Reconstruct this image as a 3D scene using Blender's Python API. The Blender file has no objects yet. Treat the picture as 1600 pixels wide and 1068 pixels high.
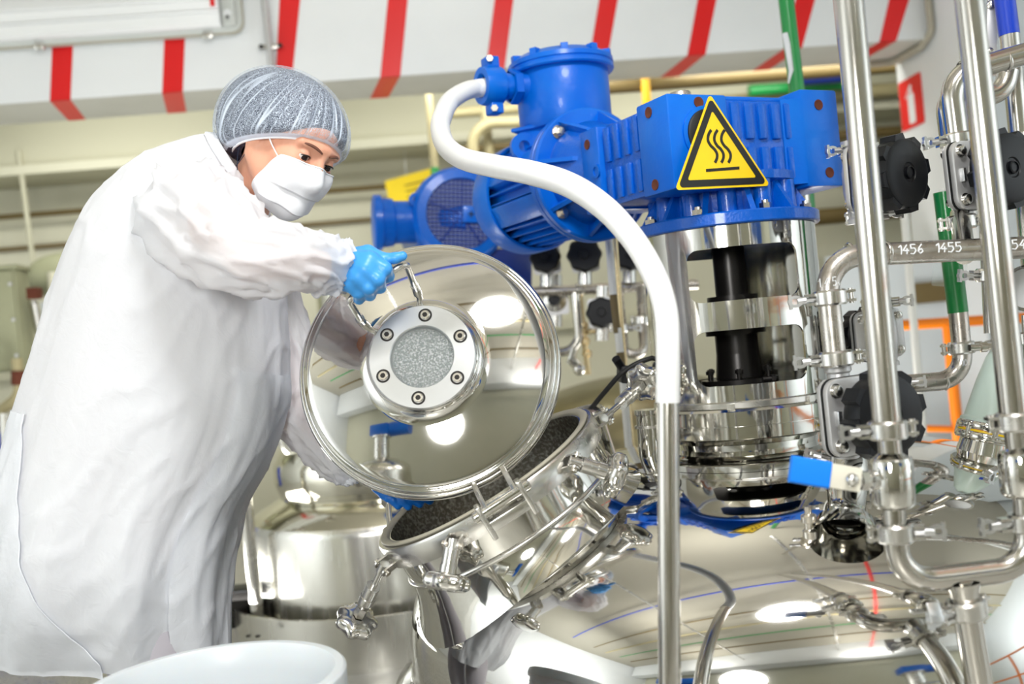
import bpy, bmesh, math, random
import numpy as np
from mathutils import Vector, Matrix, noise
random.seed(4)
PI = math.pi
sc = bpy.context.scene
col = sc.collection

# ------------------------------------------------------------------ camera, world, lights, exposure
ROLL = math.radians(5.3)
EYE = Vector((0, 0, 0.97))
FPX = 1600.0                                   # 36 mm lens on a 36 mm wide frame of 1600 px
RGT = Vector((math.cos(ROLL), 0, -math.sin(ROLL)))
UPV = Vector((math.sin(ROLL), 0, math.cos(ROLL)))
FWD = Vector((0, 1, 0))
cam = bpy.data.cameras.new('camera')
cam.lens = 36; cam.sensor_width = 36; cam.clip_start = 0.05; cam.clip_end = 60
cam.dof.use_dof = True; cam.dof.focus_distance = 1.98; cam.dof.aperture_fstop = 2.3
co = bpy.data.objects.new('camera', cam); col.objects.link(co)
co.matrix_world = Matrix((( RGT.x, UPV.x, -FWD.x, EYE.x), (RGT.y, UPV.y, -FWD.y, EYE.y), (RGT.z, UPV.z, -FWD.z, EYE.z), (0, 0, 0, 1)))
sc.camera = co

w = bpy.data.worlds.new('world'); sc.world = w; w.use_nodes = True
w.node_tree.nodes['Background'].inputs['Color'].default_value = (0.9, 0.95, 1.0, 1)
w.node_tree.nodes['Background'].inputs['Strength'].default_value = 0.5

vs = sc.view_settings
vs.view_transform = 'Standard'; vs.look = 'None'; vs.gamma = 1.0; vs.use_curve_mapping = False
vs.exposure = 0.11
sc.cycles.max_bounces = 7; sc.cycles.diffuse_bounces = 4; sc.cycles.glossy_bounces = 5
sc.cycles.transmission_bounces = 5; sc.cycles.transparent_max_bounces = 8
sc.cycles.caustics_reflective = False; sc.cycles.caustics_refractive = False
sc.cycles.sample_clamp_indirect = 6.0
sc.cycles.use_denoising = True

def area(name, loc, target, sx, sy, watts, colr=(1, 1, 1), shape='RECTANGLE'):
    l = bpy.data.lights.new(name, 'AREA'); l.shape = shape; l.size = sx; l.size_y = sy
    l.energy = watts; l.color = colr
    o = bpy.data.objects.new(name, l); col.objects.link(o)
    o.location = loc
    o.rotation_euler = (Vector(target) - Vector(loc)).to_track_quat('-Z', 'Y').to_euler()
    return o
# photographer's round softbox behind the camera, a second one high in front; the rest are unseen fills, added to brighten
# the side walls for bounce, the back wall, the beam's underside and the ceiling
area('softbox', (-0.50, -0.75, 1.45), (0.3, 2.0, 0.9), 0.62, 0.62, 34, (1, 0.99, 0.97), 'DISK')
area('high_softbox', (0.40, 0.50, 2.80), (0.0, 2.0, 0.9), 0.7, 0.45, 40, (1, 1, 1), 'ELLIPSE')
area('bounce_fill_left', (-2.7, 0.6, 1.5), (-4.5, 0.8, 1.7), 2.4, 1.6, 120, (0.97, 0.99, 1.0))  # added fill, aimed at the side wall for soft bounce
area('bounce_fill_right', (2.9, 0.6, 1.5), (4.3, 0.8, 1.7), 2.4, 1.6, 85, (0.97, 0.99, 1.0))  # matching added fill for the right side wall
for (lx, ly) in ((-1.9, 4.75), (0.1, 4.95), (1.6, 5.1)):
    area('wall_fill', (lx, ly, 2.35), (lx, ly + 1.4, 0.7), 1.2, 0.2, 11, (1, 0.99, 0.92))  # added fill hidden behind the beam, brightens the back wall
for (lx, ly) in ((-1.3, 3.6), (1.0, 3.9)):
    area('soffit_fill', (lx, ly, 0.2), (lx, ly, 3.0), 0.8, 0.8, 22, (1, 0.99, 0.95))  # added fill from below, lifts the beam's underside
for (lx, ly, p) in ((-1.2, 0.6, 18), (1.2, 0.4, 18), (0.3, 2.9, 16), (-1.5, -1.2, 16), (1.5, -1.2, 16)):
    area('ceiling_fill', (lx, ly, 2.35), (lx, ly, 3.2), 0.9, 0.3, p, (1, 0.985, 0.95))  # added upward fill, brightens the ceiling and its reflections

# ------------------------------------------------------------------ placing helpers (fixed points of the real place)
def P(px, py, d):
    return EYE + FWD * d + RGT * ((px - 800) / FPX * d) - UPV * ((py - 534) / FPX * d)
def D(x, up, dep):                              # direction: right, up, away from the camera
    return RGT * x + UPV * up + FWD * dep
def RP(px, py, pt, n):                          # where the sight line of a photo point meets a real plane
    r = P(px, py, 1.0) - EYE
    return EYE + r * ((pt - EYE).dot(n) / r.dot(n))
def frame(o, z, x=None):
    z = Vector(z).normalized()
    if x is None: x = Vector((1, 0, 0)) if abs(z.x) < 0.9 else Vector((0, 1, 0))
    x = Vector(x); x = (x - z * x.dot(z)).normalized(); y = z.cross(x)
    return Matrix(((x.x, y.x, z.x, o[0]), (x.y, y.y, z.y, o[1]), (x.z, y.z, z.z, o[2]), (0, 0, 0, 1)))
T = Matrix.Translation

# ------------------------------------------------------------------ materials
def lin(c):
    return tuple(((v / 255.0 + 0.055) / 1.055) ** 2.4 if v > 10 else v / 255.0 / 12.92 for v in c)
MATS = {}
def mat(name, rgb, rough=0.5, metal=0.0, bump=None, coat=0.0, var=None, spec=0.5, sub=0.0, trans=0.0, alpha=1.0, ior=1.45, rvar=None, stretch=None, sheen=0.0, aniso=0.0):
    m = bpy.data.materials.new(name); m.use_nodes = True
    nt = m.node_tree; b = nt.nodes['Principled BSDF']
    c = lin(rgb) if max(rgb) > 1 else rgb
    b.inputs['Base Color'].default_value = (*c, 1)
    b.inputs['Roughness'].default_value = rough; b.inputs['Metallic'].default_value = metal
    b.inputs['Coat Weight'].default_value = coat; b.inputs['Coat Roughness'].default_value = 0.08
    b.inputs['Specular IOR Level'].default_value = spec
    b.inputs['Transmission Weight'].default_value = trans; b.inputs['IOR'].default_value = ior
    b.inputs['Alpha'].default_value = alpha
    b.inputs['Sheen Weight'].default_value = sheen
    b.inputs['Anisotropic'].default_value = aniso
    if sub: 
        b.inputs['Subsurface Weight'].default_value = sub; b.inputs['Subsurface Radius'].default_value = (0.02, 0.012, 0.008)
        b.inputs['Subsurface Scale'].default_value = 0.6
    tc = nt.nodes.new('ShaderNodeTexCoord'); src = tc.outputs['Object']
    if stretch:
        mp = nt.nodes.new('ShaderNodeMapping'); mp.inputs['Scale'].default_value = stretch
        nt.links.new(src, mp.inputs['Vector']); src = mp.outputs['Vector']
    def nz(scale, detail=4):
        n = nt.nodes.new('ShaderNodeTexNoise'); n.inputs['Scale'].default_value = scale; n.inputs['Detail'].default_value = detail
        nt.links.new(src, n.inputs['Vector']); return n
    if bump:
        n = nz(bump[0]); bp = nt.nodes.new('ShaderNodeBump'); bp.inputs['Strength'].default_value = bump[1]
        bp.inputs['Distance'].default_value = bump[2] if len(bump) > 2 else 0.002
        nt.links.new(n.outputs['Fac'], bp.inputs['Height']); nt.links.new(bp.outputs['Normal'], b.inputs['Normal'])
    if var:                                      # (scale, second colour, amount)
        n = nz(var[0]); mx = nt.nodes.new('ShaderNodeMix'); mx.data_type = 'RGBA'
        rr = nt.nodes.new('ShaderNodeMapRange'); rr.inputs['From Min'].default_value = 0.45; rr.inputs['From Max'].default_value = 0.7
        rr.inputs['To Max'].default_value = var[2]
        nt.links.new(n.outputs['Fac'], rr.inputs['Value']); nt.links.new(rr.outputs['Result'], mx.inputs['Factor'])
        mx.inputs[6].default_value = (*c, 1); mx.inputs[7].default_value = (*lin(var[1]), 1)
        nt.links.new(mx.outputs[2], b.inputs['Base Color'])
    if rvar:                                     # (scale, min, max)
        n = nz(rvar[0]); rr = nt.nodes.new('ShaderNodeMapRange'); rr.inputs['From Min'].default_value = 0.35; rr.inputs['From Max'].default_value = 0.65
        rr.inputs['To Min'].default_value = rvar[1]; rr.inputs['To Max'].default_value = rvar[2]
        nt.links.new(n.outputs['Fac'], rr.inputs['Value']); nt.links.new(rr.outputs['Result'], b.inputs['Roughness'])
    MATS[name] = m
    return m
M_mirror = mat('polished_steel', (0.70, 0.69, 0.66), 0.045, 1.0, rvar=(2.5, 0.03, 0.07))
M_mirror2 = mat('polished_steel_wavy', (0.66, 0.65, 0.61), 0.07, 1.0, bump=(5.0, 0.05, 0.02), rvar=(3, 0.05, 0.1))
M_steel = mat('satin_steel', (0.66, 0.65, 0.62), 0.24, 1.0, rvar=(12, 0.18, 0.3))
M_pipe = mat('brushed_pipe_steel', (0.58, 0.56, 0.52), 0.17, 1.0, bump=(260, 0.05, 0.001), stretch=(1, 1, 0.06), rvar=(60, 0.12, 0.22))
M_pipe_worn = mat('worn_pipe_steel', (0.60, 0.57, 0.53), 0.27, 1.0, var=(9, (120, 100, 80), 0.5), rvar=(30, 0.2, 0.36))
M_cast = mat('cast_steel', (0.60, 0.60, 0.60), 0.42, 0.6, bump=(220, 0.12, 0.001))
M_alu = mat('satin_aluminium', (0.66, 0.67, 0.68), 0.3, 1.0, aniso=0.4)
M_darkin = mat('dark_speckled_steel', (0.20, 0.185, 0.16), 0.34, 1.0, bump=(300, 0.5, 0.002), var=(140, (205, 205, 195), 0.9))  # dark base with pale speckle, for the hatch inside
M_shaft = mat('black_oiled_steel', (0.035, 0.033, 0.032), 0.3, 0.6)
M_bolt = mat('zinc_bolt', (0.66, 0.62, 0.55), 0.25, 1.0)
M_blue = mat('blue_gloss_paint', (0, 98, 206), 0.36, 0.0, coat=0.12, spec=0.35, bump=(70, 0.25, 0.003), var=(6, (0, 112, 214), 0.8))
M_blue_cast = mat('blue_paint_on_casting', (0, 92, 198), 0.28, 0.0, coat=0.4, spec=0.4, bump=(190, 0.5, 0.003))
M_blue_dark = mat('dark_blue_paint', (5, 48, 140), 0.35, 0.0, coat=0.3, bump=(60, 0.1))
M_rust = mat('rusty_hole', (96, 48, 30), 0.8)
M_black = mat('black_plastic', (11, 13, 17), 0.42, 0.0, spec=0.35, bump=(180, 0.08, 0.001), var=(30, (18, 21, 27), 0.6))
M_blackr = mat('black_rubber', (16, 16, 17), 0.55)
M_white_hose = mat('white_hose_plastic', (238, 239, 238), 0.42, 0.0, sub=0.05)
M_white = mat('white_paint', (228, 231, 232), 0.5, 0.0, bump=(8, 0.03, 0.01), var=(3, (220, 224, 226), 0.5))
M_cream = mat('cream_wall_paint', (214, 212, 190), 0.6, var=(1.4, (205, 203, 180), 0.6))
M_cream_dark = mat('cream_band_paint', (200, 198, 174), 0.6)
M_soffit = mat('grey_white_tone', (206, 206, 198), 0.6, var=(4, (196, 196, 186), 0.6))
M_grey_wall = mat('grey_wall_and_shade', (205, 212, 215), 0.55)  # also stands for the shade on the pillar front
M_ceil = mat('ceiling_panel', (170, 166, 152), 0.7)
M_red = mat('red_tape', (222, 22, 24), 0.35, bump=(60, 0.05))
M_red_dull = mat('red_sign_film', (224, 30, 28), 0.4)
M_yellow = mat('yellow_sign_film', (252, 212, 4), 0.4, var=(14, (246, 202, 10), 0.5))
M_sign_black = mat('black_sign_print', (25, 24, 22), 0.45)
M_paper_y = mat('yellow_notice_card', (236, 206, 24), 0.6)
M_yellow_pipe = mat('yellow_pipe_paint', (236, 176, 20), 0.4)
M_green = mat('green_pipe_paint', (22, 140, 66), 0.3, coat=0.3)
M_bluepipe = mat('blue_pipe_band', (8, 60, 190), 0.3, coat=0.3)
M_orange = mat('orange_rail_paint', (240, 128, 16), 0.4)
M_lever = mat('blue_lever_grip', (16, 130, 240), 0.45)
M_lever_w = mat('cream_lever_steel', (226, 222, 206), 0.4)
M_tank_bg = mat('brushed_tank_steel', (0.80, 0.79, 0.74), 0.22, 1.0, rvar=(8, 0.17, 0.28), stretch=(6, 6, 0.5))
M_mirror_bg = mat('background_dome_steel', (0.74, 0.72, 0.62), 0.1, 1.0, bump=(4, 0.08, 0.02))
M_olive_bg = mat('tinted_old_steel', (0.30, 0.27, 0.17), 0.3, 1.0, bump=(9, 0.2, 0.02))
M_floor = mat('tread_plate_steel', (0.56, 0.55, 0.51), 0.42, 0.35, rvar=(8, 0.3, 0.5))
M_cab = mat('olive_grey_cabinet_paint', (158, 160, 130), 0.5)
M_brown = mat('brown_pipe_paint', (108, 92, 54), 0.5)
M_beigepipe = mat('beige_pipe_paint', (168, 158, 120), 0.45)
M_gasket = mat('pale_silicone_gasket', (172, 167, 150), 0.5)
M_lamp_body = mat('grey_lamp_tray', (196, 200, 196), 0.5)
M_clear = mat('clear_lamp_cover', (0.93, 0.95, 0.96), 0.12, 0.0, trans=0.55, bump=(120, 0.15, 0.003), stretch=(0.02, 1, 1))
M_reflector = mat('lamp_reflector', (0.88, 0.90, 0.91), 0.25, 0.12)
M_tube = mat('lamp_tube_glass', (240, 242, 244), 0.25)
M_cloth = mat('white_nonwoven_fabric', (243, 245, 248), 0.7, sheen=0.1, bump=(900, 0.10, 0.001))
M_trouser = mat('grey_trouser_cloth', (196, 192, 200), 0.8)
M_skin = mat('skin', (226, 168, 140), 0.48, sub=0.15, var=(40, (216, 150, 124), 0.6))
M_glove = mat('blue_nitrile_glove', (68, 158, 232), 0.36, sub=0.06, bump=(90, 0.15, 0.002))
M_glove2 = mat('blue_nitrile_glove_deep', (20, 118, 218), 0.36, bump=(90, 0.15, 0.002))
M_hair = mat('black_hair', (34, 46, 70), 0.4, bump=(60, 0.5, 0.004), stretch=(1, 1, 8))
M_eye = mat('eye_white', (225, 220, 215), 0.15)
M_iris = mat('dark_brown_iris', (34, 18, 12), 0.1)
M_lash = mat('eyelash_hair', (20, 14, 13), 0.5)
M_brow = mat('eyebrow_hair', (110, 70, 54), 0.6)
M_mask = mat('white_mask_fabric', (244, 246, 250), 0.75, bump=(700, 0.12, 0.001))
M_tub = mat('milky_plastic', (212, 218, 222), 0.35, sub=0.3)
M_glass = mat('sight_glass', (0.86, 0.93, 0.92), 0.03, alpha=0.13)
M_droplet = mat('water_droplet_speckle', (0.30, 0.34, 0.33), 0.12, 0.5, bump=(260, 1.0, 0.012), var=(280, (255, 255, 255), 1.0))
M_palegreen = mat('pale_green_enamel', (196, 214, 204), 0.35, coat=0.3)
M_white_print = mat('white_paint_marker', (240, 242, 244), 0.6)
M_whitepipe = mat('white_pipe_paint', (235, 235, 228), 0.4)
M_brass = mat('brass_tinted_pipe', (0.72, 0.58, 0.34), 0.25, 1.0)

# hairnet: white fibres over see-through gauze (the dark hair below shows through)
m = bpy.data.materials.new('hairnet_gauze'); m.use_nodes = True; nt = m.node_tree; N = nt.nodes; L = nt.links
b = N['Principled BSDF']; b.inputs['Base Color'].default_value = (*lin((222, 234, 250)), 1); b.inputs['Roughness'].default_value = 0.6
tc = N.new('ShaderNodeTexCoord')
vor = N.new('ShaderNodeTexVoronoi'); vor.feature = 'DISTANCE_TO_EDGE'; vor.inputs['Scale'].default_value = 330
nz1 = N.new('ShaderNodeTexNoise'); nz1.inputs['Scale'].default_value = 60; nz1.inputs['Detail'].default_value = 3
ad = N.new('ShaderNodeMix'); ad.data_type = 'VECTOR'; ad.inputs['Factor'].default_value = 0.03
L.new(tc.outputs['Object'], ad.inputs[4]); L.new(nz1.outputs['Color'], ad.inputs[5]); L.new(tc.outputs['Object'], nz1.inputs['Vector'])
L.new(ad.outputs[1], vor.inputs['Vector'])
fib = N.new('ShaderNodeMapRange'); fib.inputs['From Min'].default_value = 0.0; fib.inputs['From Max'].default_value = 0.115
fib.inputs['To Min'].default_value = 0.78; fib.inputs['To Max'].default_value = 0.07
L.new(vor.outputs['Distance'], fib.inputs['Value'])
at = N.new('ShaderNodeAttribute'); at.attribute_name = 'pleat'
mx = N.new('ShaderNodeMath'); mx.operation = 'MAXIMUM'
L.new(fib.outputs['Result'], mx.inputs[0]); L.new(at.outputs['Fac'], mx.inputs[1])
L.new(mx.outputs[0], b.inputs['Alpha'])
M_net = m
# gown fabric: thin, a little light passes through
def thin_cloth(name, rgb, amt, alpha=1.0):
    m = bpy.data.materials.new(name); m.use_nodes = True; nt = m.node_tree; N = nt.nodes; L = nt.links
    N.remove(N['Principled BSDF'])
    df = N.new('ShaderNodeBsdfDiffuse'); tr = N.new('ShaderNodeBsdfTranslucent'); mx = N.new('ShaderNodeMixShader')
    c = (*lin(rgb), 1); df.inputs['Color'].default_value = c; tr.inputs['Color'].default_value = c; mx.inputs[0].default_value = amt
    tc = N.new('ShaderNodeTexCoord'); n1 = N.new('ShaderNodeTexNoise'); n1.inputs['Scale'].default_value = 26; n1.inputs['Detail'].default_value = 5
    n1.inputs['Distortion'].default_value = 1.2
    L.new(tc.outputs['Object'], n1.inputs['Vector'])
    bp = N.new('ShaderNodeBump'); bp.inputs['Strength'].default_value = 0.28; bp.inputs['Distance'].default_value = 0.006
    L.new(n1.outputs['Fac'], bp.inputs['Height']); L.new(bp.outputs['Normal'], df.inputs['Normal'])
    L.new(df.outputs[0], mx.inputs[1]); L.new(tr.outputs[0], mx.inputs[2])
    out = N['Material Output']
    if alpha < 1:
        tp = N.new('ShaderNodeBsdfTransparent'); m2 = N.new('ShaderNodeMixShader'); m2.inputs[0].default_value = alpha
        L.new(tp.outputs[0], m2.inputs[1]); L.new(mx.outputs[0], m2.inputs[2]); L.new(m2.outputs[0], out.inputs['Surface'])
    else: L.new(mx.outputs[0], out.inputs['Surface'])
    return m
M_gown = thin_cloth('white_gown_nonwoven', (243, 246, 251), 0.22)
M_sleeve = thin_cloth('white_sleeve_nonwoven', (244, 246, 250), 0.25, 0.80)

# ------------------------------------------------------------------ mesh builder
class MB:
    def __init__(s): s.v = []; s.f = []
    def add(s, vs, fs, M=None):
        o = len(s.v)
        if M is not None: vs = [M @ Vector(v) for v in vs]
        s.v += [tuple(v) for v in vs]; s.f += [tuple(i + o for i in f) for f in fs]; return s
    def box(s, lo, hi, M=None):
        (a, b, c), (d, e, f) = lo, hi
        return s.add([(a,b,c),(d,b,c),(d,e,c),(a,e,c),(a,b,f),(d,b,f),(d,e,f),(a,e,f)],
                     [(0,3,2,1),(4,5,6,7),(0,1,5,4),(1,2,6,5),(2,3,7,6),(3,0,4,7)], M)
    def cbox(s, c, size, M=None):
        return s.box([c[i] - size[i] / 2 for i in range(3)], [c[i] + size[i] / 2 for i in range(3)], M)
    def lathe(s, prof, M=None, n=48, lob=0, amp=0.0, phase=0.0, arc=None):
        vs, fs = [], []; rows = []
        a0, a1 = arc if arc else (0, 2 * PI)
        for (r, z, *k) in prof:
            am = (k[0] if k else 1.0) * amp
            if r < 1e-7: rows.append([len(vs)]); vs.append((0, 0, z)); continue
            row = []
            for i in range(n + (1 if arc else 0)):
                t = a0 + (a1 - a0) * i / n
                q = r * (1 + am * math.cos(lob * t + phase)) if lob else r
                row.append(len(vs)); vs.append((q * math.cos(t), q * math.sin(t), z))
            rows.append(row)
        for A, B in zip(rows, rows[1:]):
            m_ = n
            for i in range(m_):
                j = (i + 1) % len(A) if len(A) > 1 else 0; jb = (i + 1) % len(B) if len(B) > 1 else 0
                if len(A) == 1 and len(B) == 1: continue
                if len(A) == 1: fs.append((A[0], B[jb], B[i]))
                elif len(B) == 1: fs.append((A[i], A[j], B[0]))
                else: fs.append((A[i], A[j], B[jb], B[i]))
        return s.add(vs, fs, M)
    def cyl(s, p0, p1, r, r1=None, n=24, caps=True):
        p0 = Vector(p0); p1 = Vector(p1); L_ = (p1 - p0).length; r1 = r if r1 is None else r1
        pr = [(r, 0), (r1, L_)]
        if caps: pr = [(0, 0)] + pr + [(0, L_)]
        return s.lathe(pr, frame(p0, p1 - p0), n)
    def tube(s, pts, r, n=16, caps=True, closed=False):
        pts = [Vector(p) for p in pts]; K = len(pts)
        rs = r if isinstance(r, (list, tuple)) else [r] * K
        vs, fs = [], []; x = None
        for i, p in enumerate(pts):
            if closed: t = pts[(i + 1) % K] - pts[i - 1]
            else: t = pts[min(i + 1, K - 1)] - pts[max(i - 1, 0)]
            t.normalize()
            if x is None: x = t.orthogonal().normalized()
            x = (x - t * x.dot(t)).normalized(); y = t.cross(x)
            for k in range(n):
                a = 2 * PI * k / n; vs.append(p + (x * math.cos(a) + y * math.sin(a)) * rs[i])
        for i in range(K if closed else K - 1):
            i2 = (i + 1) % K
            for k in range(n):
                k2 = (k + 1) % n; fs.append((i * n + k, i * n + k2, i2 * n + k2, i2 * n + k))
        if caps and not closed: fs.append(tuple(range(n - 1, -1, -1))); fs.append(tuple((K - 1) * n + k for k in range(n)))
        return s.add(vs, fs)
    def prism(s, poly, z0, z1, M=None):
        n = len(poly)
        vs = [(x, y, z0) for x, y in poly] + [(x, y, z1) for x, y in poly]
        fs = [tuple(range(n - 1, -1, -1)), tuple(range(n, 2 * n))] + [(i, (i + 1) % n, n + (i + 1) % n, n + i) for i in range(n)]
        return s.add(vs, fs, M)
    def ringprism(s, outer, inner, z0, z1, M=None):       # same number of points
        n = len(outer)
        vs = [(x, y, z0) for x, y in outer] + [(x, y, z1) for x, y in outer] + [(x, y, z0) for x, y in inner] + [(x, y, z1) for x, y in inner]
        fs = []
        for i in range(n):
            j = (i + 1) % n
            fs += [(i, j, n + j, n + i), (n + i, n + j, 3 * n + j, 3 * n + i), (3 * n + i, 3 * n + j, 2 * n + j, 2 * n + i), (2 * n + i, 2 * n + j, j, i)]
        return s.add(vs, fs, M)
    def sphere(s, c, r, n=20, M=None):
        rr = r if isinstance(r, (list, tuple)) else (r, r, r)
        pr = [(math.sin(PI * i / (n // 2)), -math.cos(PI * i / (n // 2))) for i in range(n // 2 + 1)]
        pr[0] = (0, -1); pr[-1] = (0, 1)
        S = Matrix.Translation(c) @ Matrix.Diagonal((*rr, 1))
        return s.lathe(pr, (M @ S) if M is not None else S, n)
    def grid(s, rows, closed=False):
        n = len(rows[0]); vs = [p for r in rows for p in r]; fs = []
        for i in range(len(rows) - 1):
            for k in range(n if closed else n - 1):
                k2 = (k + 1) % n; fs.append((i * n + k, i * n + k2, (i + 1) * n + k2, (i + 1) * n + k))
        return s.add(vs, fs)
    def mesh(s, name, m, smooth=38):
        me = bpy.data.meshes.new(name); me.from_pydata([tuple(v) for v in s.v], [], s.f); me.validate(clean_customdata=False)
        me.materials.append(m); fin(me, smooth); return me
    def build(s, name, m, parent=None, smooth=38, bevel=None, label=None, **kw):
        o = place(name, s.mesh(name, m, smooth if not bevel else None), parent, Matrix.Identity(4), label, **kw)
        if bevel:
            bv = o.modifiers.new('bevel', 'BEVEL'); bv.width = bevel; bv.segments = 2; bv.limit_method = 'ANGLE'; bv.angle_limit = math.radians(40)
            apply_mods(o, smooth)
        return o
def fin(me, smooth):
    if smooth:
        me.polygons.foreach_set('use_smooth', [True] * len(me.polygons))
        if smooth < 179: me.set_sharp_from_angle(angle=math.radians(smooth))
    me.update()
WM = {}
def place(name, me, parent=None, M=Matrix.Identity(4), label=None, cat=None, group=None, kind=None):
    o = bpy.data.objects.new(name, me); col.objects.link(o)
    if parent is not None:
        o.parent = parent; o.matrix_parent_inverse = WM[parent.name].inverted()
    o.matrix_basis = M; WM[o.name] = M.copy()
    for k, v in (('label', label), ('category', cat), ('group', group), ('kind', kind)):
        if v: o[k] = v
    return o
def thing(name, label, cat, loc, group=None):
    return place(name, None, None, T(Vector(loc)), label, cat, group)
def apply_mods(o, smooth=38):
    dg = bpy.context.evaluated_depsgraph_get()
    me = bpy.data.meshes.new_from_object(o.evaluated_get(dg)); o.modifiers.clear(); o.data = me; fin(me, smooth)
def cut(o, cutter_mb, smooth=38):
    c = cutter_mb.build('cutter', M_black)
    b_ = o.modifiers.new('bool', 'BOOLEAN'); b_.object = c; b_.operation = 'DIFFERENCE'; b_.solver = 'EXACT'
    bpy.context.view_layer.update()
    apply_mods(o, smooth); me = c.data; bpy.data.objects.remove(c); bpy.data.meshes.remove(me)
def fillet(pts, R, seg=10):
    pts = [Vector(p) for p in pts]; out = [pts[0]]
    Rs = R if isinstance(R, (list, tuple)) else [R] * len(pts)
    for i in range(1, len(pts) - 1):
        a, b_, c = pts[i - 1], pts[i], pts[i + 1]
        u = (a - b_).normalized(); v = (c - b_).normalized(); ang = u.angle(v)
        if ang > PI - 0.02: out.append(b_); continue
        d = min(Rs[i] / math.tan(ang / 2), (a - b_).length * 0.49 if i > 1 else (a - b_).length * .98, (c - b_).length * 0.49 if i < len(pts) - 2 else (c - b_).length * .98)
        r = d * math.tan(ang / 2); ctr = b_ + (u + v).normalized() * (r / math.sin(ang / 2))
        p0 = b_ + u * d; p1 = b_ + v * d; x = (p0 - ctr).normalized(); tot = PI - ang; y = (p1 - ctr) - x * (p1 - ctr).dot(x); y.normalize()
        for k in range(seg + 1):
            t = tot * k / seg; out.append(ctr + (x * math.cos(t) + y * math.sin(t)) * r)
    out.append(pts[-1]); return out
def spline(pts, n=12):
    out = []; K = len(pts)
    for i in range(K - 1):
        p = [np.array(pts[max(i - 1, 0)], float), np.array(pts[i], float), np.array(pts[i + 1], float), np.array(pts[min(i + 2, K - 1)], float)]
        for k in range(n):
            t = k / n
            out.append(0.5 * (2 * p[1] + (p[2] - p[0]) * t + (2 * p[0] - 5 * p[1] + 4 * p[2] - p[3]) * t * t + (3 * p[1] - p[0] - 3 * p[2] + p[3]) * t ** 3))
    out.append(np.array(pts[-1], float)); return out
def rrect(x0, y0, x1, y1, r, seg=5):
    out = []
    for (cx, cy, a) in ((x1 - r, y1 - r, 0), (x0 + r, y1 - r, PI / 2), (x0 + r, y0 + r, PI), (x1 - r, y0 + r, 1.5 * PI)):
        for k in range(seg + 1):
            t = a + PI / 2 * k / seg; out.append((cx + r * math.cos(t), cy + r * math.sin(t)))
    return out
def circ(r, n, c=(0, 0), a0=0): return [(c[0] + r * math.cos(a0 + 2 * PI * i / n), c[1] + r * math.sin(a0 + 2 * PI * i / n)) for i in range(n)]

# ------------------------------------------------------------------ implicit surfaces (for the body, head and hands)
def surface_nets(fn, lo, hi, h):
    ax = [np.arange(lo[i], hi[i] + h, h, dtype=np.float32) for i in range(3)]
    X, Y, Z = np.meshgrid(*ax, indexing='ij'); F = fn(X, Y, Z).astype(np.float32); S = F < 0
    c = [(i, j, k) for i in (0, 1) for j in (0, 1) for k in (0, 1)]
    sh = tuple(n - 1 for n in F.shape)
    def sub(A, o): return A[o[0]:o[0] + sh[0], o[1]:o[1] + sh[1], o[2]:o[2] + sh[2]]
    acc = [np.zeros(sh, np.float32) for _ in range(3)]; cnt = np.zeros(sh, np.float32)
    for a in c:
        for d in range(3):
            if a[d] == 0:
                b_ = list(a); b_[d] = 1
                fa, fb = sub(F, a), sub(F, b_); x = (fa < 0) != (fb < 0)
                t = np.where(x, fa / np.where(x, fa - fb, 1), 0)
                for e in range(3): acc[e] += np.where(x, a[e] + (t if e == d else 0), 0)
                cnt += x
    m_ = cnt > 0; idx = -np.ones(sh, int); ii = np.argwhere(m_); idx[m_] = np.arange(len(ii))
    vs = np.stack([lo[e] + (ii[:, e] + acc[e][m_] / cnt[m_]) * h for e in range(3)], 1)
    fs = []
    for d in range(3):
        u, v = [(1, 2), (2, 0), (0, 1)][d]
        A = [slice(1, n - 1) for n in S.shape]; B = list(A); A[d] = slice(0, S.shape[d] - 1); B[d] = slice(1, S.shape[d])
        s0, s1 = S[tuple(A)], S[tuple(B)]
        for flip in (0, 1):
            e = np.argwhere((s0 & ~s1) if not flip else (~s0 & s1))
            if not len(e): continue
            e = e + np.array([0 if k == d else 1 for k in range(3)])
            q = []
            for (du, dv) in ((0, 0), (-1, 0), (-1, -1), (0, -1)):
                p = e.copy(); p[:, u] += du; p[:, v] += dv; q.append(idx[p[:, 0], p[:, 1], p[:, 2]])
            q = np.stack(q, 1)
            if flip: q = q[:, ::-1]
            fs.append(q)
    return vs, np.concatenate(fs)
def rcone(X, Y, Z, a, b_, r1, r2):
    a = np.array(a, np.float32); b_ = np.array(b_, np.float32); ba = b_ - a; l2 = float(ba @ ba) + 1e-12
    t = np.clip(((X - a[0]) * ba[0] + (Y - a[1]) * ba[1] + (Z - a[2]) * ba[2]) / l2, 0, 1)
    return np.sqrt((X - a[0] - t * ba[0]) ** 2 + (Y - a[1] - t * ba[1]) ** 2 + (Z - a[2] - t * ba[2]) ** 2) - (r1 + (r2 - r1) * t)
def ellip(X, Y, Z, c, r):
    x, y, z = (X - c[0]) / r[0], (Y - c[1]) / r[1], (Z - c[2]) / r[2]
    k0 = np.sqrt(x * x + y * y + z * z); k1 = np.sqrt((x / r[0]) ** 2 + (y / r[1]) ** 2 + (z / r[2]) ** 2) + 1e-9
    return k0 * (k0 - 1) / k1
def smin(a, b_, k):
    h = np.clip(0.5 + 0.5 * (b_ - a) / k, 0, 1); return b_ + (a - b_) * h - k * h * (1 - h)
def smax(a, b_, k): return -smin(-a, -b_, k)
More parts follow.
